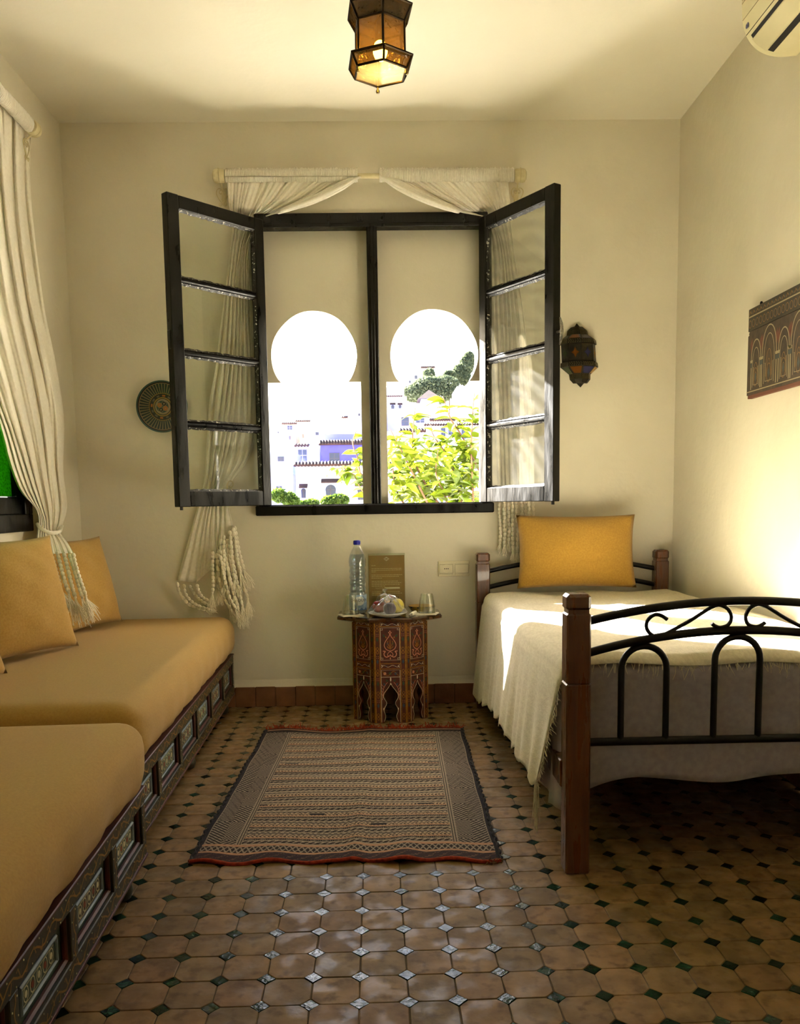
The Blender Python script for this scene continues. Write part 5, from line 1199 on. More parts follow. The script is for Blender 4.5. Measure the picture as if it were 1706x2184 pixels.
# ------------------------------------------------------------------ wall and ceiling pieces
# ---- painted plate
pc = np.array((-1.037, 1.476)); R0 = 0.122
wp = thing('wall_plate', 'round green and ochre painted plate hung on the back wall', 'plate', (pc[0], YB, pc[1]))
G1, G2, BLK, SND, OCH_, ORG = lin((34, 62, 58)), lin((30, 54, 52)), lin((20, 20, 20)), lin((128, 112, 84)), lin((134, 104, 40)), lin((150, 84, 24))
def plate_col(u, v):
    r = v; a = u*2*PI
    if r > 0.945: return lin((46, 82, 78))
    if r > 0.915: return BLK
    if r > 0.895: return SND
    if r > 0.54:
        k = (u*46) % 1
        if k < 0.34: return SND if (int(r*90) % 3) else OCH_
        return G1 if k < 0.62 or 0.68 < k < 0.94 else BLK
    if r > 0.50: return OCH_
    if r > 0.47: return BLK
    if r > 0.37: return (ORG if int(u*24) % 6 == 0 else (BLK if int(u*24) % 2 else lin((84, 76, 62)))) if 0.385 < r < 0.46 else BLK
    if r > 0.33: return OCH_
    if r > 0.30: return BLK
    if r > 0.24: return SND
    x, y = r*math.cos(a), r*math.sin(a)
    for q in range(4):
        qa = q*PI/2+0.5; d = math.hypot(x-.13*math.cos(qa), y-.13*math.sin(qa))
        if d < 0.03: return SND
        if d < 0.085: return ORG if q % 2 else BLK
        if d < 0.10: return SND
    return G2
prz = lambda v: 0.006+0.018*max(0, (v-0.45)/0.55)**1.6+(0.004 if v < .3 else 0)
b = MB(); b.grid(185, 44, lambda u, v: (pc[0]+R0*v*math.sin(u*2*PI), YB-prz(v)-0.003, pc[1]+R0*v*math.cos(u*2*PI)), col=plate_col)
b.build('painted_face', attr_mat('glazed_plate_paint', 0.3, coat=0.2), wp, smooth=True)
MB().lathe([(0.05, 0.001), (0.07, 0.0012), (0.118, 0.018), (0.123, 0.023), (0.1225, 0.026), (0.119, 0.0262)], (0, 0, 0), 64, M=Matrix.Translation((pc[0], YB, pc[1])) @ Matrix.Rotation(PI/2, 4, 'X'), caps=False).build('rim', mat('green_glaze', (40, 74, 70), 0.3), wp, smooth=50)
# ---- double wall socket
ws = thing('wall_socket', 'cream double wall socket with one blank plate beside the bed', 'socket', (0.355, YB, 0.675))
M_SOCK = mat('cream_plastic', (214, 204, 172), 0.4)
MB().box(0.277, 0.432, YB-0.009, YB, 0.636, 0.713, 0.003).build('back_plate', M_SOCK, ws)
for k, cx in enumerate((0.317, 0.393)):
    MB().box(cx-.0345, cx+.0345, YB-0.0115, YB-0.008, 0.645, 0.704, 0.002).build('insert', M_SOCK, ws)
    fr_ = MB()
    for (a, c, e, f) in ((cx-.034, cx+.034, .694, .6985), (cx-.034, cx+.034, .6505, .655), (cx-.034, cx-.031, .652, .697), (cx+.031, cx+.034, .652, .697)): fr_.box(a, c, YB-.0135, YB-.011, e, f, .0008)
    fr_.build('insert_rim', mat('grey_plastic_rim', (186, 176, 146), 0.4), ws)
MB().lathe([(0.0205, 0.0), (0.0205, 0.0025), (0.0185, 0.003), (0.018, 0.0008), (0.0, 0.0006)], (0, 0, 0), 28, M=Matrix.Translation((0.317, YB-.0115, 0.675)) @ Matrix.Rotation(PI/2, 4, 'X')).build('socket_well', M_SOCK, ws, smooth=40)
for dx in (-.0085, 0, .0085): MB().lathe([(0.0026, 0), (0.0026, 0.0012)], (0, 0, 0), 10, M=Matrix.Translation((0.317+dx, YB-.0120, 0.675)) @ Matrix.Rotation(PI/2, 4, 'X')).build('pin_hole', mat('dark_hole', (22, 20, 16), 0.8), ws)
# ---- pierced metal wall lantern
M_TIN = mat('dark_pierced_tin', (44, 40, 28), 0.5, (30, 27, 19), 60, 5, metal=0.6, bump=0.0012, bscale=160)
M_TIND = mat('tin_piercing', (120, 108, 62), 0.5, metal=0.5)
wl = thing('wall_lantern', 'small dark Moroccan wall lantern with coloured glass beside the casement', 'wall lamp', (0.967, YB, 1.69), )
wl_c = (0.967, YB); tiltx = 0.02
Zs = [(0.000, 1.846), (0.016, 1.826), (0.030, 1.826), (0.048, 1.810), (0.053, 1.788), (0.088, 1.764), (0.090, 1.744), (0.083, 1.742), (0.083, 1.660), (0.090, 1.658), (0.092, 1.638), (0.052, 1.604), (0.050, 1.580), (0.034, 1.562), (0.018, 1.562), (0.000, 1.543)]
def hoct(r, z):
    pts = []
    for k in range(5):
        a = PI+k*PI/4; pts.append((wl_c[0]+r*math.cos(a)+(z-1.69)*-0.065, YB-0.001+r*0.85*math.sin(a), z))
    return pts
def shell(zi, name, m):
    b = MB(); rings = [hoct(*Zs[i]) for i in zi]; vs = [p for r in rings for p in r]; n = 5; fs = []
    for i in range(len(rings)-1):
        for k in range(4): fs.append((i*n+k, i*n+k+1, (i+1)*n+k+1, (i+1)*n+k))
        fs.append((i*n, (i+1)*n, (i+1)*n+4, i*n+4))
    fs += [tuple(range(5)), tuple(len(vs)-5+k for k in range(5))]
    return b.add(vs, fs).build(name, m, wl)
shell((0, 1), 'top_spike', M_TIN); shell((1, 2, 3, 4), 'crown', M_TIN); shell((4, 5), 'upper_roof', M_TIN); shell((5, 6, 7), 'upper_band', M_TIN); body = shell((7, 8), 'body', M_TIN); shell((8, 9, 10), 'lower_band', M_TIN); shell((10, 11), 'lower_roof', M_TIN); shell((11, 12, 13, 14), 'base_cup', M_TIN); shell((14, 15), 'bottom_spike', M_TIN)
GL = [mat('lantern_green_glass', (52, 62, 40), 0.2), mat('lantern_amber_glass', (96, 56, 16), 0.2), mat('lantern_blue_glass', (40, 40, 76), 0.2), mat('lantern_pale_amber_glass', (140, 106, 54), 0.2)]
def facet(z0i, z1i, k, m, name, shrink=0.72, star=False):
    A = [np.array(p) for p in hoct(*Zs[z0i])]; B = [np.array(p) for p in hoct(*Zs[z1i])]
    q = [A[k], A[k+1], B[k+1], B[k]]; c = sum(q)/4; n = np.cross(q[1]-q[0], q[3]-q[0]); n = n/np.linalg.norm(n)
    if n[1] > 0: n = -n
    if star:
        e1 = (q[1]-q[0])/2; e2 = (q[3]-q[0])/2; pts = []
        for t in range(16):
            a = t*PI/8; rr = (0.62 if t % 4 == 0 else (0.30 if t % 4 == 2 else 0.36)); pts.append(c+e1*rr*math.cos(a)+e2*rr*1.0*math.sin(a))
    else: pts = [c+(p-c)*shrink for p in q]
    N_ = len(pts); vs = [tuple(p+n*.0012) for p in pts]+[tuple(p-n*.003) for p in pts]
    return MB().add(vs, [tuple(range(N_)), tuple(range(N_, 2*N_))[::-1]]+[(i, (i+1) % N_, N_+(i+1) % N_, N_+i) for i in range(N_)]).build(name, m, wl)
for k in range(4):
    facet(4, 5, k, GL[(k+0) % 4], 'glass_facet', .8); facet(10, 11, k, GL[(k+0) % 4], 'glass_facet', .8)
    facet(7, 8, k, GL[(k+0) % 4], 'star_glass', star=True)
    for (za, zb_, nx_, nz_) in ((3, 4, 5, 5), (5, 6, 6, 3), (9, 10, 6, 3), (11, 12, 5, 5)):
        A = [np.array(p) for p in hoct(*Zs[za])]; B = [np.array(p) for p in hoct(*Zs[zb_])]; b = MB()
        for i in range(nx_):
            for j in range(nz_):
                s_, t2 = (i+.5+.25*(j % 2))/(nx_+.3), (j+.5)/nz_; p = (A[k]*(1-s_)+A[k+1]*s_)*(1-t2)+(B[k]*(1-s_)+B[k+1]*s_)*t2
                b.ball(tuple(p+np.array([0, -.0004, 0])), 0.0016, 5, 3)
        tag(b.build('piercing', M_TIND, wl), kind='stuff')
# ---- painted wooden board on the right wall
XBd = XR-0.002
wb = thing('painted_board', 'old painted wooden board with arches hung on the right wall', 'wall board', (XR, 3.0, 1.39))
M_BRD = mat('old_painted_wood', (62, 53, 35), 0.7, (46, 39, 27), 30, 6, bump=0.0015, bscale=50, space='World', stretch=(1, .3, 1))
M_BRD2 = mat('old_brown_wood', (70, 56, 37), 0.7, (53, 42, 29), 30, 6, bump=0.0015, bscale=50, space='World')
M_BLIN = mat('faded_cream_paint', (150, 138, 104), 0.7); M_BGL = mat('faded_gold_paint', (122, 92, 46), 0.7); M_BTL = mat('faded_teal_paint', (62, 70, 66), 0.7); M_BRS = mat('faded_red_paint', (98, 56, 38), 0.7)
ye = 3.352; yn = 2.45; zb0, zb1 = 1.390, 1.712
BF = lambda u, v, h: (XBd-0.020-h, ye-u, zb0+v)                 # u from far end towards viewer
LB = ye-yn
b = MB(); b.prism([(0, 0.240), (LB, 0.240), (LB, zb1-zb0), (0, zb1-zb0)], -0.020, 0.0, BF); b.build('plank', M_BRD, wb)
b = MB(); b.prism([(0.012, 0.238), (0.006, 0.230), (0.010, 0.226), (0.0, 0.222), (0.0, 0.0), (LB, 0), (LB, 0.238)], -0.020, 0.0, BF); b.build('plank', M_BRD2, wb)
b = MB(); b.prism([(0, -0.012), (LB, -0.012), (LB, 0), (0, 0)], -0.020, -0.004, BF); b.build('red_edge', M_BRS, wb)
ln, gd, tl2, rd = MB(), MB(), MB(), MB(); T = .0006
ln.ribbon([(0, .292), (LB, .292)], .005, BF, T); ln.ribbon([(0, .012), (LB, .012)], .004, BF, T)
for k in range(int(LB/0.030)):
    u = .016+k*.030; gd.ribbon([(u-.010, .300), (u, .312), (u+.010, .302)], .004, BF, T); tl2.prism([(u+.012, .300), (u+.017, .306), (u+.012, .312), (u+.008, .306)], 0.0002, T, BF)
    gd.ribbon([(u+.011*math.cos(a), .265+.014*math.sin(a)) for a in np.linspace(0, 2*PI, 11)[:-1]], .0028, BF, T, closed=True); tl2.ribbon([(u+.015, .252), (u+.019, .266), (u+.014, .280)], .004, BF, T)
def arch2(cu, hw, zt_, bld, wdt, zb_=.12):
    pts = [(cu-hw, zb_)]+[(cu-hw*math.cos(a), zb_+(zt_-zb_)*math.sin(a)**.8) for a in np.linspace(0.1, PI-.1, 21)]+[(cu+hw, zb_)]; bld.ribbon(pts, wdt, BF, T)
cyc = [(0.075, 0.040, .200), (0.185, 0.058, .232), (0.295, 0.040, .200), (0.0, 0.030, .18)]
for rep in range(4):
    o_ = rep*0.225
    for (cu, hw, zt_) in cyc[:2]:
        if cu+o_+hw > LB: continue
        arch2(cu+o_, hw, zt_, ln, .0045); arch2(cu+o_, hw*.72, zt_-.03, ln, .0030, .10); arch2(cu+o_, hw*.42, zt_-.085, gd, .003, .05); arch2(cu+o_, hw*.25, zt_-.120, gd, .0025, .05)
        for sg in (-1, 1):
            c = cu+o_+sg*hw
            ln.prism([(c-.007, .118), (c+.007, .118), (c+.010, .128), (c-.010, .128)], .0002, T, BF); tl2.prism([(c-.006, .100), (c+.006, .100), (c+.007, .116), (c-.007, .116)], .0002, T, BF)
            ln.ribbon([(c, .018), (c, .100)], .006, BF, T)
            rd.prism([(c-.004, .15), (c+.010, .17), (c+.004, .21), (c-.010, .19)], .0002, T*.7, BF)
        gd.ribbon([(cu+o_+.018*math.cos(a), .062+.034*math.sin(a)) for a in np.linspace(0, 2*PI, 13)[:-1]], .003, BF, T, closed=True)
        tl2.prism([(cu+o_, .045), (cu+o_+.008, .062), (cu+o_, .080), (cu+o_-.008, .062)], .0002, T, BF)
        ln.ribbon([(cu+o_-hw*.7, .026), (cu+o_-hw*.7, .10), (cu+o_-hw*.5, .10), (cu+o_-hw*.5, .034), (cu+o_+hw*.5, .034), (cu+o_+hw*.5, .10), (cu+o_+hw*.7, .10), (cu+o_+hw*.7, .026)], .0028, BF, T)
for bb, nm, mm in ((ln, 'cream_lines', M_BLIN), (gd, 'gold_ornament', M_BGL), (tl2, 'teal_ornament', M_BTL), (rd, 'red_ornament', M_BRS)): tag(bb.build(nm, mm, wb), kind='stuff')
MB().ball((XR-.012, ye-.085, zb1+.006), (.006, .006, .008), 8, 6).build('hanging_nail', M_IRON, wb)
# ---- air conditioner
ac = thing('air_conditioner', 'cream wall air conditioner high on the right wall', 'air conditioner', (XR, 2.7, 2.49))
M_AC = mat('cream_ac_plastic', (214, 206, 168), 0.35, (206, 198, 158), 8)
M_ACD = mat('dark_slot', (20, 18, 14), 0.7)
AY0, AY1 = 2.24, 3.075
prof = [(0.0, 2.492), (0.060, 2.488), (0.105, 2.496), (0.140, 2.514), (0.165, 2.540), (0.182, 2.575), (0.190, 2.620), (0.192, 2.690), (0.186, 2.735), (0.160, 2.752), (0.0, 2.752)]
prof = [tuple(p) for p in spline(prof[:9], 48)]+prof[9:]
b = MB(); b.prism([(XR-d, z) for d, z in prof], AY0, AY1, lambda u, v, h: (u, h, v)); b.build('casing', M_AC, ac, smooth=30)
def on_prof(i0, i1, ya, yb_, lift, name, m):
    seg = prof[i0:i1+1]; vs = []
    for (d, z) in seg:
        for y in (ya, yb_): vs.append((XR-d-lift*d/0.19, y, z-lift*(0.9 if z < 2.56 else 0)))
    fs = [(2*k, 2*k+1, 2*k+3, 2*k+2) for k in range(len(seg)-1)]
    return MB().add(vs, fs).build(name, m, ac, smooth=True, mods=[('SOLIDIFY', dict(thickness=0.002, offset=0))])
iz = lambda z: min(range(8, len(prof)-2), key=lambda k: abs(prof[k][1]-z))
on_prof(10, iz(2.545), AY0+.03, AY1-.028, 0.0006, 'air_slot', M_ACD)
on_prof(13, iz(2.538)-1, AY0+.034, AY1-.030, 0.0050, 'louvre', M_AC)
for zz in (2.556, 2.600, 2.655, 2.664, 2.673, 2.682):
    i = iz(zz); d, z = prof[i]; MB().box(XR-d-.0008, XR-d+.004, AY0+.002, AY1-.002, z-.0009, z+.0009).build('groove', M_ACD if zz < 2.6 else mat('groove_shade', (120, 110, 76), 0.6), ac)
b = MB(); i = iz(2.578); d, z = prof[i]
b.add([(XR-d-.0012-(.0002 if abs(math.sin(a)) < 2 else 0), AY1-.028+.011*math.cos(a), z+.010*math.sin(a)) for a in np.linspace(0, 2*PI, 19)[:-1]], [tuple(range(18))]); b.build('badge', mat('blue_badge', (52, 54, 104), 0.35), ac, mods=[('SOLIDIFY', dict(thickness=0.0012, offset=0))])
b = MB(); b.ribbon([(AY1-.028+.0075*math.cos(a), z+.0035*math.sin(a)) for a in np.linspace(0, 2*PI, 15)[:-1]], .0014, lambda u, v, h: (XR-d-.0024, u, v), closed=True); b.build('badge_ring', mat('badge_silver', (170, 170, 180), 0.4), ac)
# ---- hanging lantern of amber glass
LX, LY = 0.021, 2.60
pl = thing('pendant_lantern', 'lit hexagonal amber glass lantern hanging from the ceiling', 'pendant lamp', (LX, LY, ZC))
M_CAME = mat('dark_lead_came', (34, 26, 18), 0.35, (54, 40, 24), 40, metal=0.8)
m, t_, bs, out = new_mat('amber_hammered_glass'); N, Lk = t_.nodes, t_.links; N.remove(bs)
tr = N.new('ShaderNodeBsdfTransparent'); tr.inputs[0].default_value = (*lin((200, 176, 124)), 1); gl = N.new('ShaderNodeBsdfGlossy'); gl.inputs['Roughness'].default_value = .08
tl_ = N.new('ShaderNodeBsdfTranslucent'); tl_.inputs[0].default_value = (*lin((176, 148, 92)), 1)
tc = N.new('ShaderNodeTexCoord'); nz = N.new('ShaderNodeTexNoise'); nz.inputs['Scale'].default_value = 46; Lk.new(tc.outputs['Object'], nz.inputs['Vector'])
bp = N.new('ShaderNodeBump'); bp.inputs['Distance'].default_value = .01; Lk.new(nz.outputs[0], bp.inputs['Height']); Lk.new(bp.outputs[0], gl.inputs['Normal']); Lk.new(bp.outputs[0], tl_.inputs['Normal'])
m1 = N.new('ShaderNodeMixShader'); m1.inputs[0].default_value = 0.06; Lk.new(tr.outputs[0], m1.inputs[1]); Lk.new(tl_.outputs[0], m1.inputs[2])
m2 = N.new('ShaderNodeMixShader'); m2.inputs[0].default_value = 0.07; Lk.new(m1.outputs[0], m2.inputs[1]); Lk.new(gl.outputs[0], m2.inputs[2]); Lk.new(m2.outputs[0], out.inputs[0]); M_AMB = m
M_CLR2 = thin_glass('lantern_hazed_glass', (250, 240, 200), rough=0.05, dust_haze=0.16, dscale=2.0, fac=0.3)  # milky film put on the clear pane to imitate its pale lit look
HA = math.radians(-84)
def hexr(r, z): return [np.array((LX+r*math.cos(HA+k*PI/3), LY+r*math.sin(HA+k*PI/3), z)) for k in range(6)]
rings = [(0.080, 2.219), (0.098, 2.250), (0.075, 2.252), (0.075, 2.344), (0.098, 2.384), (0.072, 2.387), (0.066, 2.440), (0.060, 2.520), (0.022, 2.600)]
RR = [hexr(*q) for q in rings]
def pane_hex(i, j, name, m):
    for k in range(6):
        q = [RR[i][k], RR[i][(k+1) % 6], RR[j][(k+1) % 6], RR[j][k]]; c = sum(q)/4; n = np.cross(q[1]-q[0], q[3]-q[0]); n /= np.linalg.norm(n)
        vs = [tuple(c+(p-c)*.985+n*.0008) for p in q]+[tuple(c+(p-c)*.985-n*.0008) for p in q]
        MB().add(vs, [(0, 1, 2, 3), (7, 6, 5, 4), (0, 1, 5, 4), (1, 2, 6, 5), (2, 3, 7, 6), (3, 0, 4, 7)]).build(name, m, pl)
pane_hex(0, 1, 'skirt_pane', M_AMB); pane_hex(2, 3, 'body_pane', M_AMB); pane_hex(3, 4, 'crown_pane', M_AMB)
b = MB(); b.add([tuple(p) for p in RR[0]]+[tuple(p+np.array((0, 0, .002))) for p in RR[0]], [(0, 1, 2, 3, 4, 5), (11, 10, 9, 8, 7, 6)]+[(k, (k+1) % 6, 6+(k+1) % 6, 6+k) for k in range(6)]); b.build('bottom_pane', M_CLR2, pl)
b = MB()
for i in (0, 1, 2, 3, 4):
    b.tube([tuple(p) for p in RR[i]], .0038, 6, closed=True)
for i, j in ((0, 1), (2, 3), (3, 4)):
    for k in range(6): b.tube([tuple(RR[i][k]), tuple(RR[j][k])], .0036, 6)
b.build('lead_frame', M_CAME, pl)
def hexshell(i0, i1, name, m):
    vs = [tuple(p) for i in range(i0, i1+1) for p in RR[i]]; n = 6; fs = [(a*n+k, a*n+(k+1) % 6, (a+1)*n+(k+1) % 6, (a+1)*n+k) for a in range(i1-i0) for k in range(6)]+[tuple(len(vs)-6+k for k in range(6))]
    return MB().add(vs, fs).build(name, m, pl)
b = MB(); b.add([tuple(p) for p in RR[1]]+[tuple(p) for p in RR[2]], [(k, (k+1) % 6, 6+(k+1) % 6, 6+k) for k in range(6)]); b.build('skirt_ledge', M_CAME, pl)
hexshell(4, 8, 'pierced_top', M_TIN)
for k in range(6):
    bb = MB(); A, B = RR[6], RR[7]
    for i in range(5):
        for j in range(4):
            s_, t2 = (i+.6)/5.2, (j+.5)/4; p = (A[k]*(1-s_)+A[(k+1) % 6]*s_)*(1-t2)+(B[k]*(1-s_)+B[(k+1) % 6]*s_)*t2; n = p-np.array((LX, LY, p[2])); n /= np.linalg.norm(n)
            bb.ball(tuple(p+n*.0005), .0028, 5, 3)
    tag(bb.build('piercing', M_GOLD, pl), kind='stuff')
for k in (1, 3, 5):
    p = RR[0][k]; MB().lathe([(.003, .004), (.003, -.008), (.0055, -.011), (.0055, -.016), (.002, -.019)], tuple(p), 10).build('foot_knob', M_BRASS, pl, smooth=40)
MB().tube([(LX, LY, 2.60), (LX, LY, ZC-.012)], .004, 8).build('hanging_stem', M_CAME, pl)
MB().lathe([(.045, ZC), (.045, ZC-.008), (.030, ZC-.018), (.008, ZC-.024)], (LX, LY, 0), 20).build('ceiling_rose', M_CAME, pl, smooth=40)
MB().lathe([(.012, 2.36), (.014, 2.34), (.014, 2.309), (.011, 2.304)], (LX, LY, 0), 14).build('bulb_holder', M_CAME, pl, smooth=40)
M_BULB = mat('lit_bulb', (255, 236, 190), 0.4, emit=(255, 214, 130), estr=32.0)
MB().ball((LX, LY, 2.280), (.021, .021, .028), 16, 10).build('bulb', M_BULB, pl, smooth=True)
# ------------------------------------------------------------------ the town outside
M_GRD = mat('pale_ground', (206, 198, 182), 0.95, (176, 168, 150), 0.08, space='World')
def hill(x, y):
    t = max(0.0, y-60)/140; return -9+22*t**1.1+0.12*max(0, x)*t*2-0.02*max(0, -x)*t
b = MB(); b.grid(40, 50, lambda u, v: (-160+320*u, YB+0.6+260*v, hill(-160+320*u, YB+0.6+260*v)))
tag(b.build('hillside_ground', M_GRD, smooth=True), 'pale sunlit ground of the hillside town outside', kind='structure')
WH = mat('whitewash', (204, 202, 214), 0.9, (188, 186, 204), 0.6, space='World'); LAV = mat('lavender_wash', (122, 120, 180), 0.9, (134, 134, 186), 0.5, space='World'); BLU = mat('deep_blue_wash', (78, 70, 172), 0.9, (88, 82, 180), 0.8, space='World')
LBL = mat('pale_blue_wash', (150, 160, 206), 0.9, (166, 174, 212), .5, space='World'); BEI = mat('beige_render', (164, 136, 104), 0.9, (176, 150, 120), .5, space='World'); PEA = mat('peach_render', (182, 162, 146), 0.9)
TILE = mat('roof_tiles', (66, 42, 36), 0.9, (50, 32, 27), 1.6, space='World'); DRK = mat('dark_window_wood', (70, 60, 62), 0.6); GLS = mat('far_window_glass', (60, 62, 74), 0.15); FRB = mat('blue_window_trim', (128, 122, 214), 0.8)
def house(label, y, rect, m, depth=8.0, eave=None, wins=(), parapet=None, base=-12.0, roof=None, cat='house', extra=None):
    """rect = pixel box (x0,y0,x1,y1) of the visible facade at distance y"""
    x0, y0, x1, y1 = rect; a = at(x0, y0, 'y', y); c = at(x1, y1, 'y', y); xa, xb, zt = a[0], c[0], a[2]
    k = y/FPX
    t = thing('house', label, cat, ((xa+xb)/2, y, hill((xa+xb)/2, y)))
    zb = hill((xa+xb)/2, y)-1.5
    MB().box(xa, xb, y, y+depth, zb, zt).build('wall', m, t)
    if parapet: MB().box(xa-.05, xb+.05, y-.05, y+depth, zt, zt+parapet*k, 0).build('parapet', m, t)
    if eave:
        for (ex0, ey, ex1, h, mm) in eave:
            p = at(ex0, ey, 'y', y); q = at(ex1, ey, 'y', y); o = MB(); n = max(4, int((q[0]-p[0])/0.28))
            hh = h*k
            o.prism([(-0.55, -hh*.5), (0.02, hh*.5), (0.02, hh*.2), (-0.55, -hh*.75)], p[0], q[0], lambda u, v, w_: (w_, y+u, p[2]+v))
            ev = o.build('tiled_eave', TILE, t)
            for i in range(min(n, 40)):
                xx = p[0]+(q[0]-p[0])*(i+.5)/min(n, 40); MB().tube([(xx, y-.57, p[2]-hh*.5), (xx, y, p[2]+hh*.38)], (q[0]-p[0])/min(n, 40)*.52, 5).build('roof_tile', TILE, ev)
    for (wx0, wy0, wx1, wy1, kind) in wins:
        p = at(wx0, wy0, 'y', y); q = at(wx1, wy1, 'y', y); cx, hw = (p[0]+q[0])/2, (q[0]-p[0])/2
        if kind == 'arch':
            zs = p[2]-hw*.95; out_ = [(cx+hw*math.cos(a_), zs+hw*.95*math.sin(a_)) for a_ in np.linspace(-.35, PI+.35, 15)]; poly = [(cx+hw*.86, q[2])]+out_+[(cx-hw*.86, q[2])]
            big = [(cx+(u-cx)*1.45, q[2]+(v-q[2])*1.22) for u, v in [(cx+hw, q[2]), (cx+hw, p[2]), (cx-hw, p[2]), (cx-hw, q[2])]]
            f = MB().prism(big, -.06, 0, lambda u, v, h: (u, y+h, v)).build('window', LBL, t)
            MB().prism(poly, -.10, -.05, lambda u, v, h: (u, y+h, v)).build('pane', GLS, f)
            MB().box(cx-.04*k*20, cx+.04*k*20, y-.13, y-.09, q[2], zs+hw*.8).build('glazing_bar', DRK, f)
            MB().box(cx-hw*.85, cx+hw*.85, y-.13, y-.09, zs-.03*k*20, zs+.03*k*20).build('glazing_bar', DRK, f)
            e = MB().prism([(-.5, -.10), (0.0, .18), (0.0, .05), (-.5, -.2)], cx-hw*1.75, cx+hw*1.75, lambda u, v, w_: (w_, y+u, q[2]+(p[2]-q[2])*1.28+v)).build('tiled_awning', TILE, f)
        else:
            f = MB().box(p[0], q[0], y-.06, y, q[2], p[2]).build('window', DRK if kind == 'dark' else FRB, t)
            n = 2; w_ = (q[0]-p[0])
            for i in range(2):
                for j in range(2):
                    MB().box(p[0]+w_*(.08+.46*i), p[0]+w_*(.46+.46*i), y-.075, y-.05, q[2]+(p[2]-q[2])*(.06+.48*j), q[2]+(p[2]-q[2])*(.46+.48*j)).build('pane', GLS, f)
    if roof == 'pyramid':
        zc_ = at(0, roof_y[0], 'y', y)[2]; ex = 0.5; MB().add([(xa-ex, y-ex, zt), (xb+ex, y-ex, zt), (xb+ex, y+depth+ex, zt), (xa-ex, y+depth+ex, zt), ((xa+xb)/2, y+depth/2, zc_)], [(0, 1, 4), (1, 2, 4), (2, 3, 4), (3, 0, 4), (0, 1, 2, 3)]).build('pyramid_roof', TILE, t)
    return t
roof_y = [838]
house('white house with brown tiled cornice and horseshoe arched windows', 75, (630, 993, 860, 1090), WH, 10, eave=[(627, 990, 862, 7, TILE)], wins=[(694, 1034, 717, 1064, 'arch'), (642, 1042, 653, 1062, 'arch'), (762, 1040, 776, 1066, 'arch')])
house('deep blue house with a tiled eave and a dark square window', 88, (683, 942, 800, 1000), BLU, 9, eave=[(680, 944, 802, 9, TILE)], wins=[(702, 966, 725, 990, 'dark'), (765, 964, 778, 984, 'dark')], extra=None)
house('blue roof storey set back above the deep blue house', 99, (685, 926, 800, 945), LAV, 8)
house('violet blue house at the bottom left of the left arch', 72, (560, 1012, 627, 1090), LAV, 2.5, wins=[(588, 1036, 603, 1060, 'blue')])
house('white house with a small canopy left of the blue house', 96, (600, 948, 683, 1005), WH, 9, wins=[(634, 958, 656, 985, 'blue')], eave=[(628, 950, 660, 3, TILE)])
house('pale blue terrace house low in the left arch', 84, (570, 962, 625, 1020), LBL, 9, wins=[(592, 974, 606, 984, 'dark')])
house('beige house with balconies at the skyline of the left arch', 130, (603, 903, 632, 950), BEI, 10, wins=[(612, 908, 624, 917, 'blue'), (608, 930, 620, 938, 'dark')], eave=[(601, 903, 634, 3, TILE)])
house('white house with an open roof terrace at the skyline', 142, (632, 906, 652, 950), PEA, 10, wins=[(638, 926, 648, 934, 'dark')], eave=[(630, 898, 662, 3, TILE)])
house('pale lavender house right of the skyline terrace', 126, (652, 914, 686, 955), LBL, 10, wins=[(673, 922, 680, 928, 'dark')])
house('small white cube house at the far left of the skyline', 122, (576, 914, 603, 960), WH, 7, wins=[(592, 921, 595, 924, 'dark')])
house('peach house high at the right side of the left arch', 140, (704, 893, 730, 930), PEA, 8)
house('white tower house at the top right of the left arch', 150, (730, 870, 800, 930), WH, 10, eave=[(728, 890, 742, 3, TILE)], wins=[(764, 882, 768, 887, 'dark')])
house('white house on the hilltop above the dark trees', 190, (868, 790, 905, 830), WH, 12, wins=[(884, 801, 890, 808, 'dark'), (872, 812, 876, 817, 'dark')])
house('flat roofed white pavilion beside the hilltop house', 203, (898, 783, 926, 800), PEA, 10, eave=[(896, 783, 928, 4, TILE)])
house('white stepped house left of the dark trees', 160, (824, 826, 862, 850), WH, 10)
house('pinkish house with two small arched windows', 140, (824, 846, 868, 900), PEA, 10, eave=[(822, 845, 858, 2, TILE)], wins=[(834, 864, 841, 872, 'arch'), (850, 864, 856, 871, 'arch')])
house('pale blue tower with a tiled pyramid roof', 132, (898, 851, 936, 895), LBL, 5, roof='pyramid')
house('long lavender wall with battlements in the right arch', 124, (824, 880, 926, 905), LBL, 7)
house('white house behind the branch at the right', 128, (975, 824, 1030, 900), WH, 9)
house('beige house with an open gallery in the right arch', 110, (850, 884, 975, 925), PEA, 9, wins=[(856, 890, 872, 908, 'dark'), (886, 892, 906, 902, 'blue')], eave=[(916, 896, 990, 3, TILE)])
house('violet house at the left edge of the right arch', 100, (822, 884, 851, 935), LAV, 8)
house('white house with blue framed windows behind the foliage', 96, (905, 902, 1040, 1000), WH, 9, wins=[(956, 915, 968, 928, 'blue'), (940, 912, 950, 932, 'blue'), (984, 916, 994, 936, 'blue')], eave=[(903, 906, 1042, 3, TILE)])
house('white house with a red tiled cornice behind the foliage', 86, (826, 920, 908, 1010), WH, 9, eave=[(850, 918, 908, 7, TILE)])
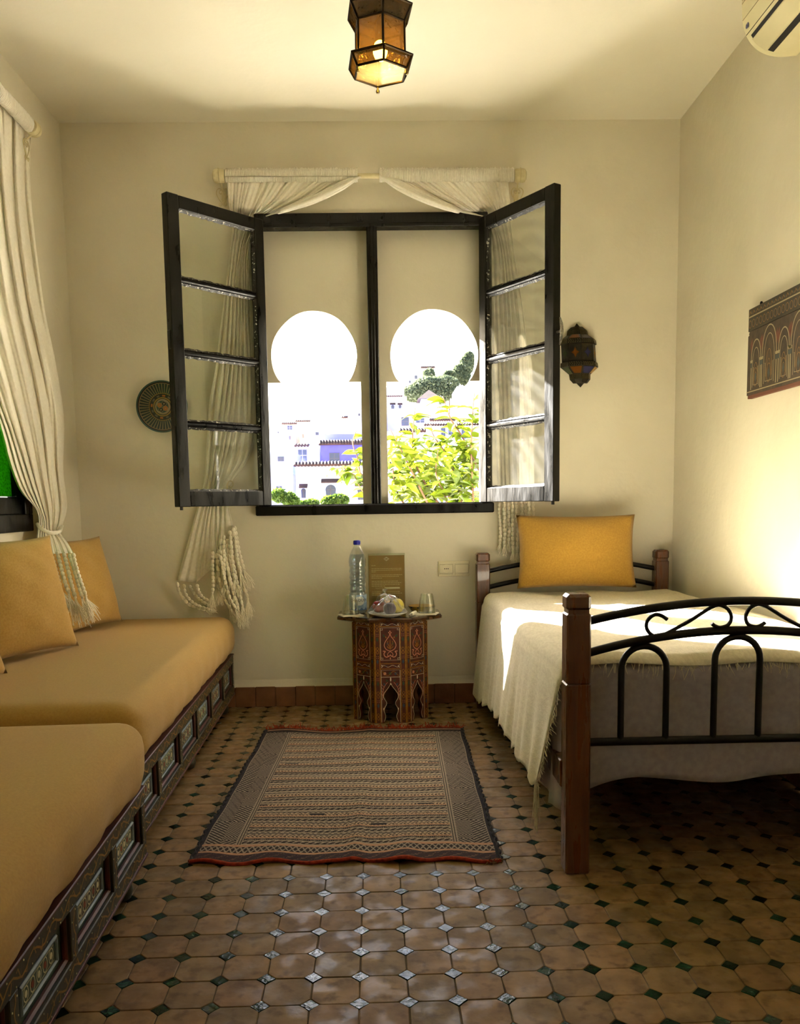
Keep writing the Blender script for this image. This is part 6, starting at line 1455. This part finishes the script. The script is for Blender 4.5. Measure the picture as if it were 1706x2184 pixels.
# --- trees
M_FTR = mat('hazed_far_leaves', (92, 100, 74), 0.9, (66, 76, 56), 2.0, translucent=0.3, space='World'); M_BARK = mat('bark', (96, 70, 50), 0.9, (74, 52, 36), 20)  # far leaf colours paled and greyed to stand for distance haze
M_LEAF = mat('sunlit_leaf', (92, 102, 14), 0.5, (66, 84, 12), 3.0, translucent=0.55, space='World', bump=0.001, bscale=60)
M_LEAF2 = mat('shrub_leaf', (74, 94, 26), 0.6, (52, 74, 20), 2.0, translucent=0.4, space='World')
def crown_tree(label, y, cx, cy, rx, ry, n, leaf, m, seed, lobes):
    rs = random.Random(seed); c = at(cx, cy, 'y', y); k = y/FPX
    t = thing('tree', label, 'tree', (c[0], y, hill(c[0], y)))
    b = MB(); o = []
    for i in range(n):
        lx, ly, lr = rs.choice(lobes); 
        while True:
            d = np.array([rs.uniform(-1, 1) for _ in range(3)]); L_ = np.linalg.norm(d)
            if 0.3 < L_ < 1: break
        d = d/L_*(L_**0.35)
        p = np.array((c[0]+(lx+d[0]*lr)*rx*k, y+d[1]*lr*rx*k, c[2]+(ly+d[2]*lr)*ry*k)); s_ = leaf*rs.uniform(.6, 1.3)
        u = np.array([rs.uniform(-1, 1) for _ in range(3)]); u /= np.linalg.norm(u); v = np.cross(u, [rs.uniform(-1, 1), rs.uniform(-1, 1), .3]); v /= np.linalg.norm(v)+1e-9
        b.add([tuple(p-u*s_), tuple(p+v*s_*.5), tuple(p+u*s_), tuple(p-v*s_*.5)], [(0, 1, 2, 3)])
    tag(b.build('foliage', m, t, flip=False), kind='stuff')
    MB().tube([(c[0], y, hill(c[0], y)-.3), (c[0], y, c[2]-ry*k*.3), (c[0]+.2, y, c[2]+ry*k*.3)], [.03*rx*k+.1, .02*rx*k+.06, .02], 7).build('trunk', M_BARK, t)
    return t
crown_tree('broad dark green tree on the hill in the right arch', 176, 915, 828, 60, 34, 9000, 0.34, M_FTR, 3, [(-.5, -.3, .5), (0, .1, .6), (.5, .2, .55), (.2, -.4, .6), (-.15, .0, .5), (.75, -.2, .4)])
crown_tree('tall dark tree at the right of the hilltop', 184, 990, 786, 26, 34, 5000, 0.34, M_FTR, 5, [(-.4, -.3, .55), (.2, .2, .6), (.4, .6, .4), (0, -.5, .5)])
crown_tree('small dark tree between the hilltop trees', 180, 958, 800, 14, 10, 700, 0.55, M_FTR, 6, [(0, 0, .8)])
crown_tree('sparse pale tree in front of the hilltop house', 182, 915, 800, 14, 16, 420, 0.35, M_FTR, 9, [(0, 0, .9)])
crown_tree('bright leafy tree top at the bottom left of the left arch', 56, 607, 1062, 30, 26, 1500, 0.20, M_LEAF2, 11, [(-.4, .2, .5), (.3, -.1, .5), (.6, -.3, .4)])
crown_tree('round bright tree top under the cornice house', 58, 655, 1078, 26, 16, 1100, 0.20, M_LEAF2, 12, [(-.3, 0, .6), (.4, .1, .6)])
crown_tree('bright tree top in front of the big arched window', 54, 716, 1070, 30, 18, 1300, 0.19, M_LEAF2, 13, [(-.4, 0, .6), (.3, .2, .6)])
# --- the leafy tree right outside the window
nt_ = thing('mulberry_tree', 'leafy tree with big yellow green leaves just outside the right arch', 'tree', (0.9, 6.3, hill(.9, 6.3)))
TYD = 6.2
stems = []
def stem(pts, r0, r1, y=TYD, n=None):
    P = [at(x, yy, 'y', y+dy) for (x, yy, dy) in pts]; S_ = resample(spline([tuple(p) for p in P], 40), 30)
    MB().tube([tuple(p) for p in S_], list(np.linspace(r0, r1, 30)), 6).build('branch', M_BARK, nt_, smooth=True); stems.append((S_, n or 10)); return S_
stem([(1040, 1030, 0), (1012, 985, 0), (985, 930, .05), (962, 895, .05), (950, 862, 0), (944, 845, 0)], .010, .003, n=15)
stem([(960, 1110, .1), (925, 1060, .1), (895, 1010, 0), (880, 960, -.05), (882, 900, -.1), (886, 868, -.1)], .011, .003, n=17)
stem([(930, 1110, -.2), (905, 1060, -.2), (868, 985, -.2), (845, 940, -.2), (832, 915, -.2)], .010, .003, n=13)
stem([(990, 1110, .2), (978, 1040, .2), (955, 975, .2), (925, 930, .2), (918, 905, .2)], .010, .003, n=14)
stem([(1010, 1110, -.1), (1008, 1040, -.1), (1005, 960, -.1), (1008, 880, -.1), (1012, 835, -.1)], .010, .003, n=17)
stem([(1000, 1120, .3), (980, 1080, .3), (930, 1040, .3), (880, 1030, .3), (838, 1040, .3)], .010, .004, n=12)
stem([(905, 1120, .1), (870, 1085, .1), (845, 1045, .1), (836, 985, .1)], .009, .004, n=10)
stem([(960, 1120, -.3), (950, 1060, -.3), (930, 1010, -.3), (935, 960, -.3)], .009, .004, n=12)
stem([(880, 1120, 0), (820, 1080, 0), (775, 1030, 0), (762, 975, 0), (752, 945, 0), (760, 918, 0)], .009, .003, n=13)
stem([(800, 1060, .1), (770, 1010, .1), (735, 1000, .1), (705, 1000, .1)], .006, .002, n=8)
stem([(790, 1070, -.1), (768, 1040, -.1), (752, 1010, -.1), (730, 1015, -.1)], .006, .002, n=8)
leaf_v = []
def leaf_mesh(bend, wav):
    b = MB(); n = 7; vs = []; fs = []
    for i in range(n):
        t = i/(n-1); w_ = 0.33*math.sin(PI*t**0.75)**0.8*(1-.25*t)+.004; x = t; z = bend*t*t
        vs += [(x, -w_, z+wav*math.sin(t*7)*.5+w_*.30), (x, 0, z-.02), (x, w_, z-wav*math.sin(t*7)*.5+w_*.30)]
    for i in range(n-1):
        for j in range(2): a = i*3+j; fs.append((a, a+1, a+4, a+3))
    return b.add(vs, fs)
protos = []
for q in range(5):
    o = leaf_mesh(-.15-.12*q, .03*q).build('leaf', M_LEAF, None, smooth=True, flip=False); o.parent = nt_; protos.append(o)
def put_leaf(p, d, size, first):
    d = Vector(d).normalized(); up = Vector((random.uniform(-.5, .5), random.uniform(-.5, .5), 1)); Q = d.to_track_quat('X', 'Z').to_matrix().to_4x4() @ Matrix.Rotation(random.uniform(-.8, .8), 4, 'X')
    M = Matrix.Translation(Vector(p)-WM[nt_].translation) @ Q @ Matrix.Scale(size, 4)
    if first is not None: o = first
    else:
        o = random.choice(protos).copy(); COL.objects.link(o); o.parent = nt_
    o.matrix_local = M
cnt = 0; todo = []
for S_, n in stems:
    for k in range(n):
        t = 0.18+0.80*(k+random.random()*.5)/n; p = S_[int(t*29)]; ax = S_[min(29, int(t*29)+1)]-S_[max(0, int(t*29)-1)]; ax = ax/np.linalg.norm(ax)
        for sg in (1, -1):
            a = random.uniform(0, 2*PI); rnd = np.array((math.cos(a), math.sin(a)*.7, random.uniform(-.5, .25))); d = rnd+ax*.5; todo.append((p, d, random.uniform(.085, .135)))
for k in range(70):
    u, v = random.uniform(832, 1020), random.uniform(985, 1085); p = at(u, v, 'y', TYD+random.uniform(-.5, .6)); a = random.uniform(0, 2*PI); todo.append((p, (math.cos(a), math.sin(a)*.7, random.uniform(-.5, .2)), random.uniform(.07, .11)))
random.shuffle(todo)
for i, (p, d, s_) in enumerate(todo[:300]): put_leaf(p, d, s_, protos[i] if i < 5 else None)
rest = MB()
more = todo[300:]+[(at(random.uniform(836, 1025), min(random.uniform(930, 1110), random.uniform(960, 1110)+40), 'y', TYD+random.uniform(-.2, .9)), (random.uniform(-1, 1), random.uniform(-1, 1), random.uniform(-.6, .2)), random.uniform(.07, .11)) for _ in range(520)]
for p, d, s_ in more:
    lm = leaf_mesh(-.3, .05); Q = Matrix.Translation(Vector(p)) @ Vector(d).normalized().to_track_quat('X', 'Z').to_matrix().to_4x4() @ Matrix.Scale(s_, 4)
    rest.add([tuple(Q @ Vector(v)) for v in lm.v], lm.f)
tag(rest.build('leaves', M_LEAF, nt_, smooth=True, flip=False), kind='stuff')
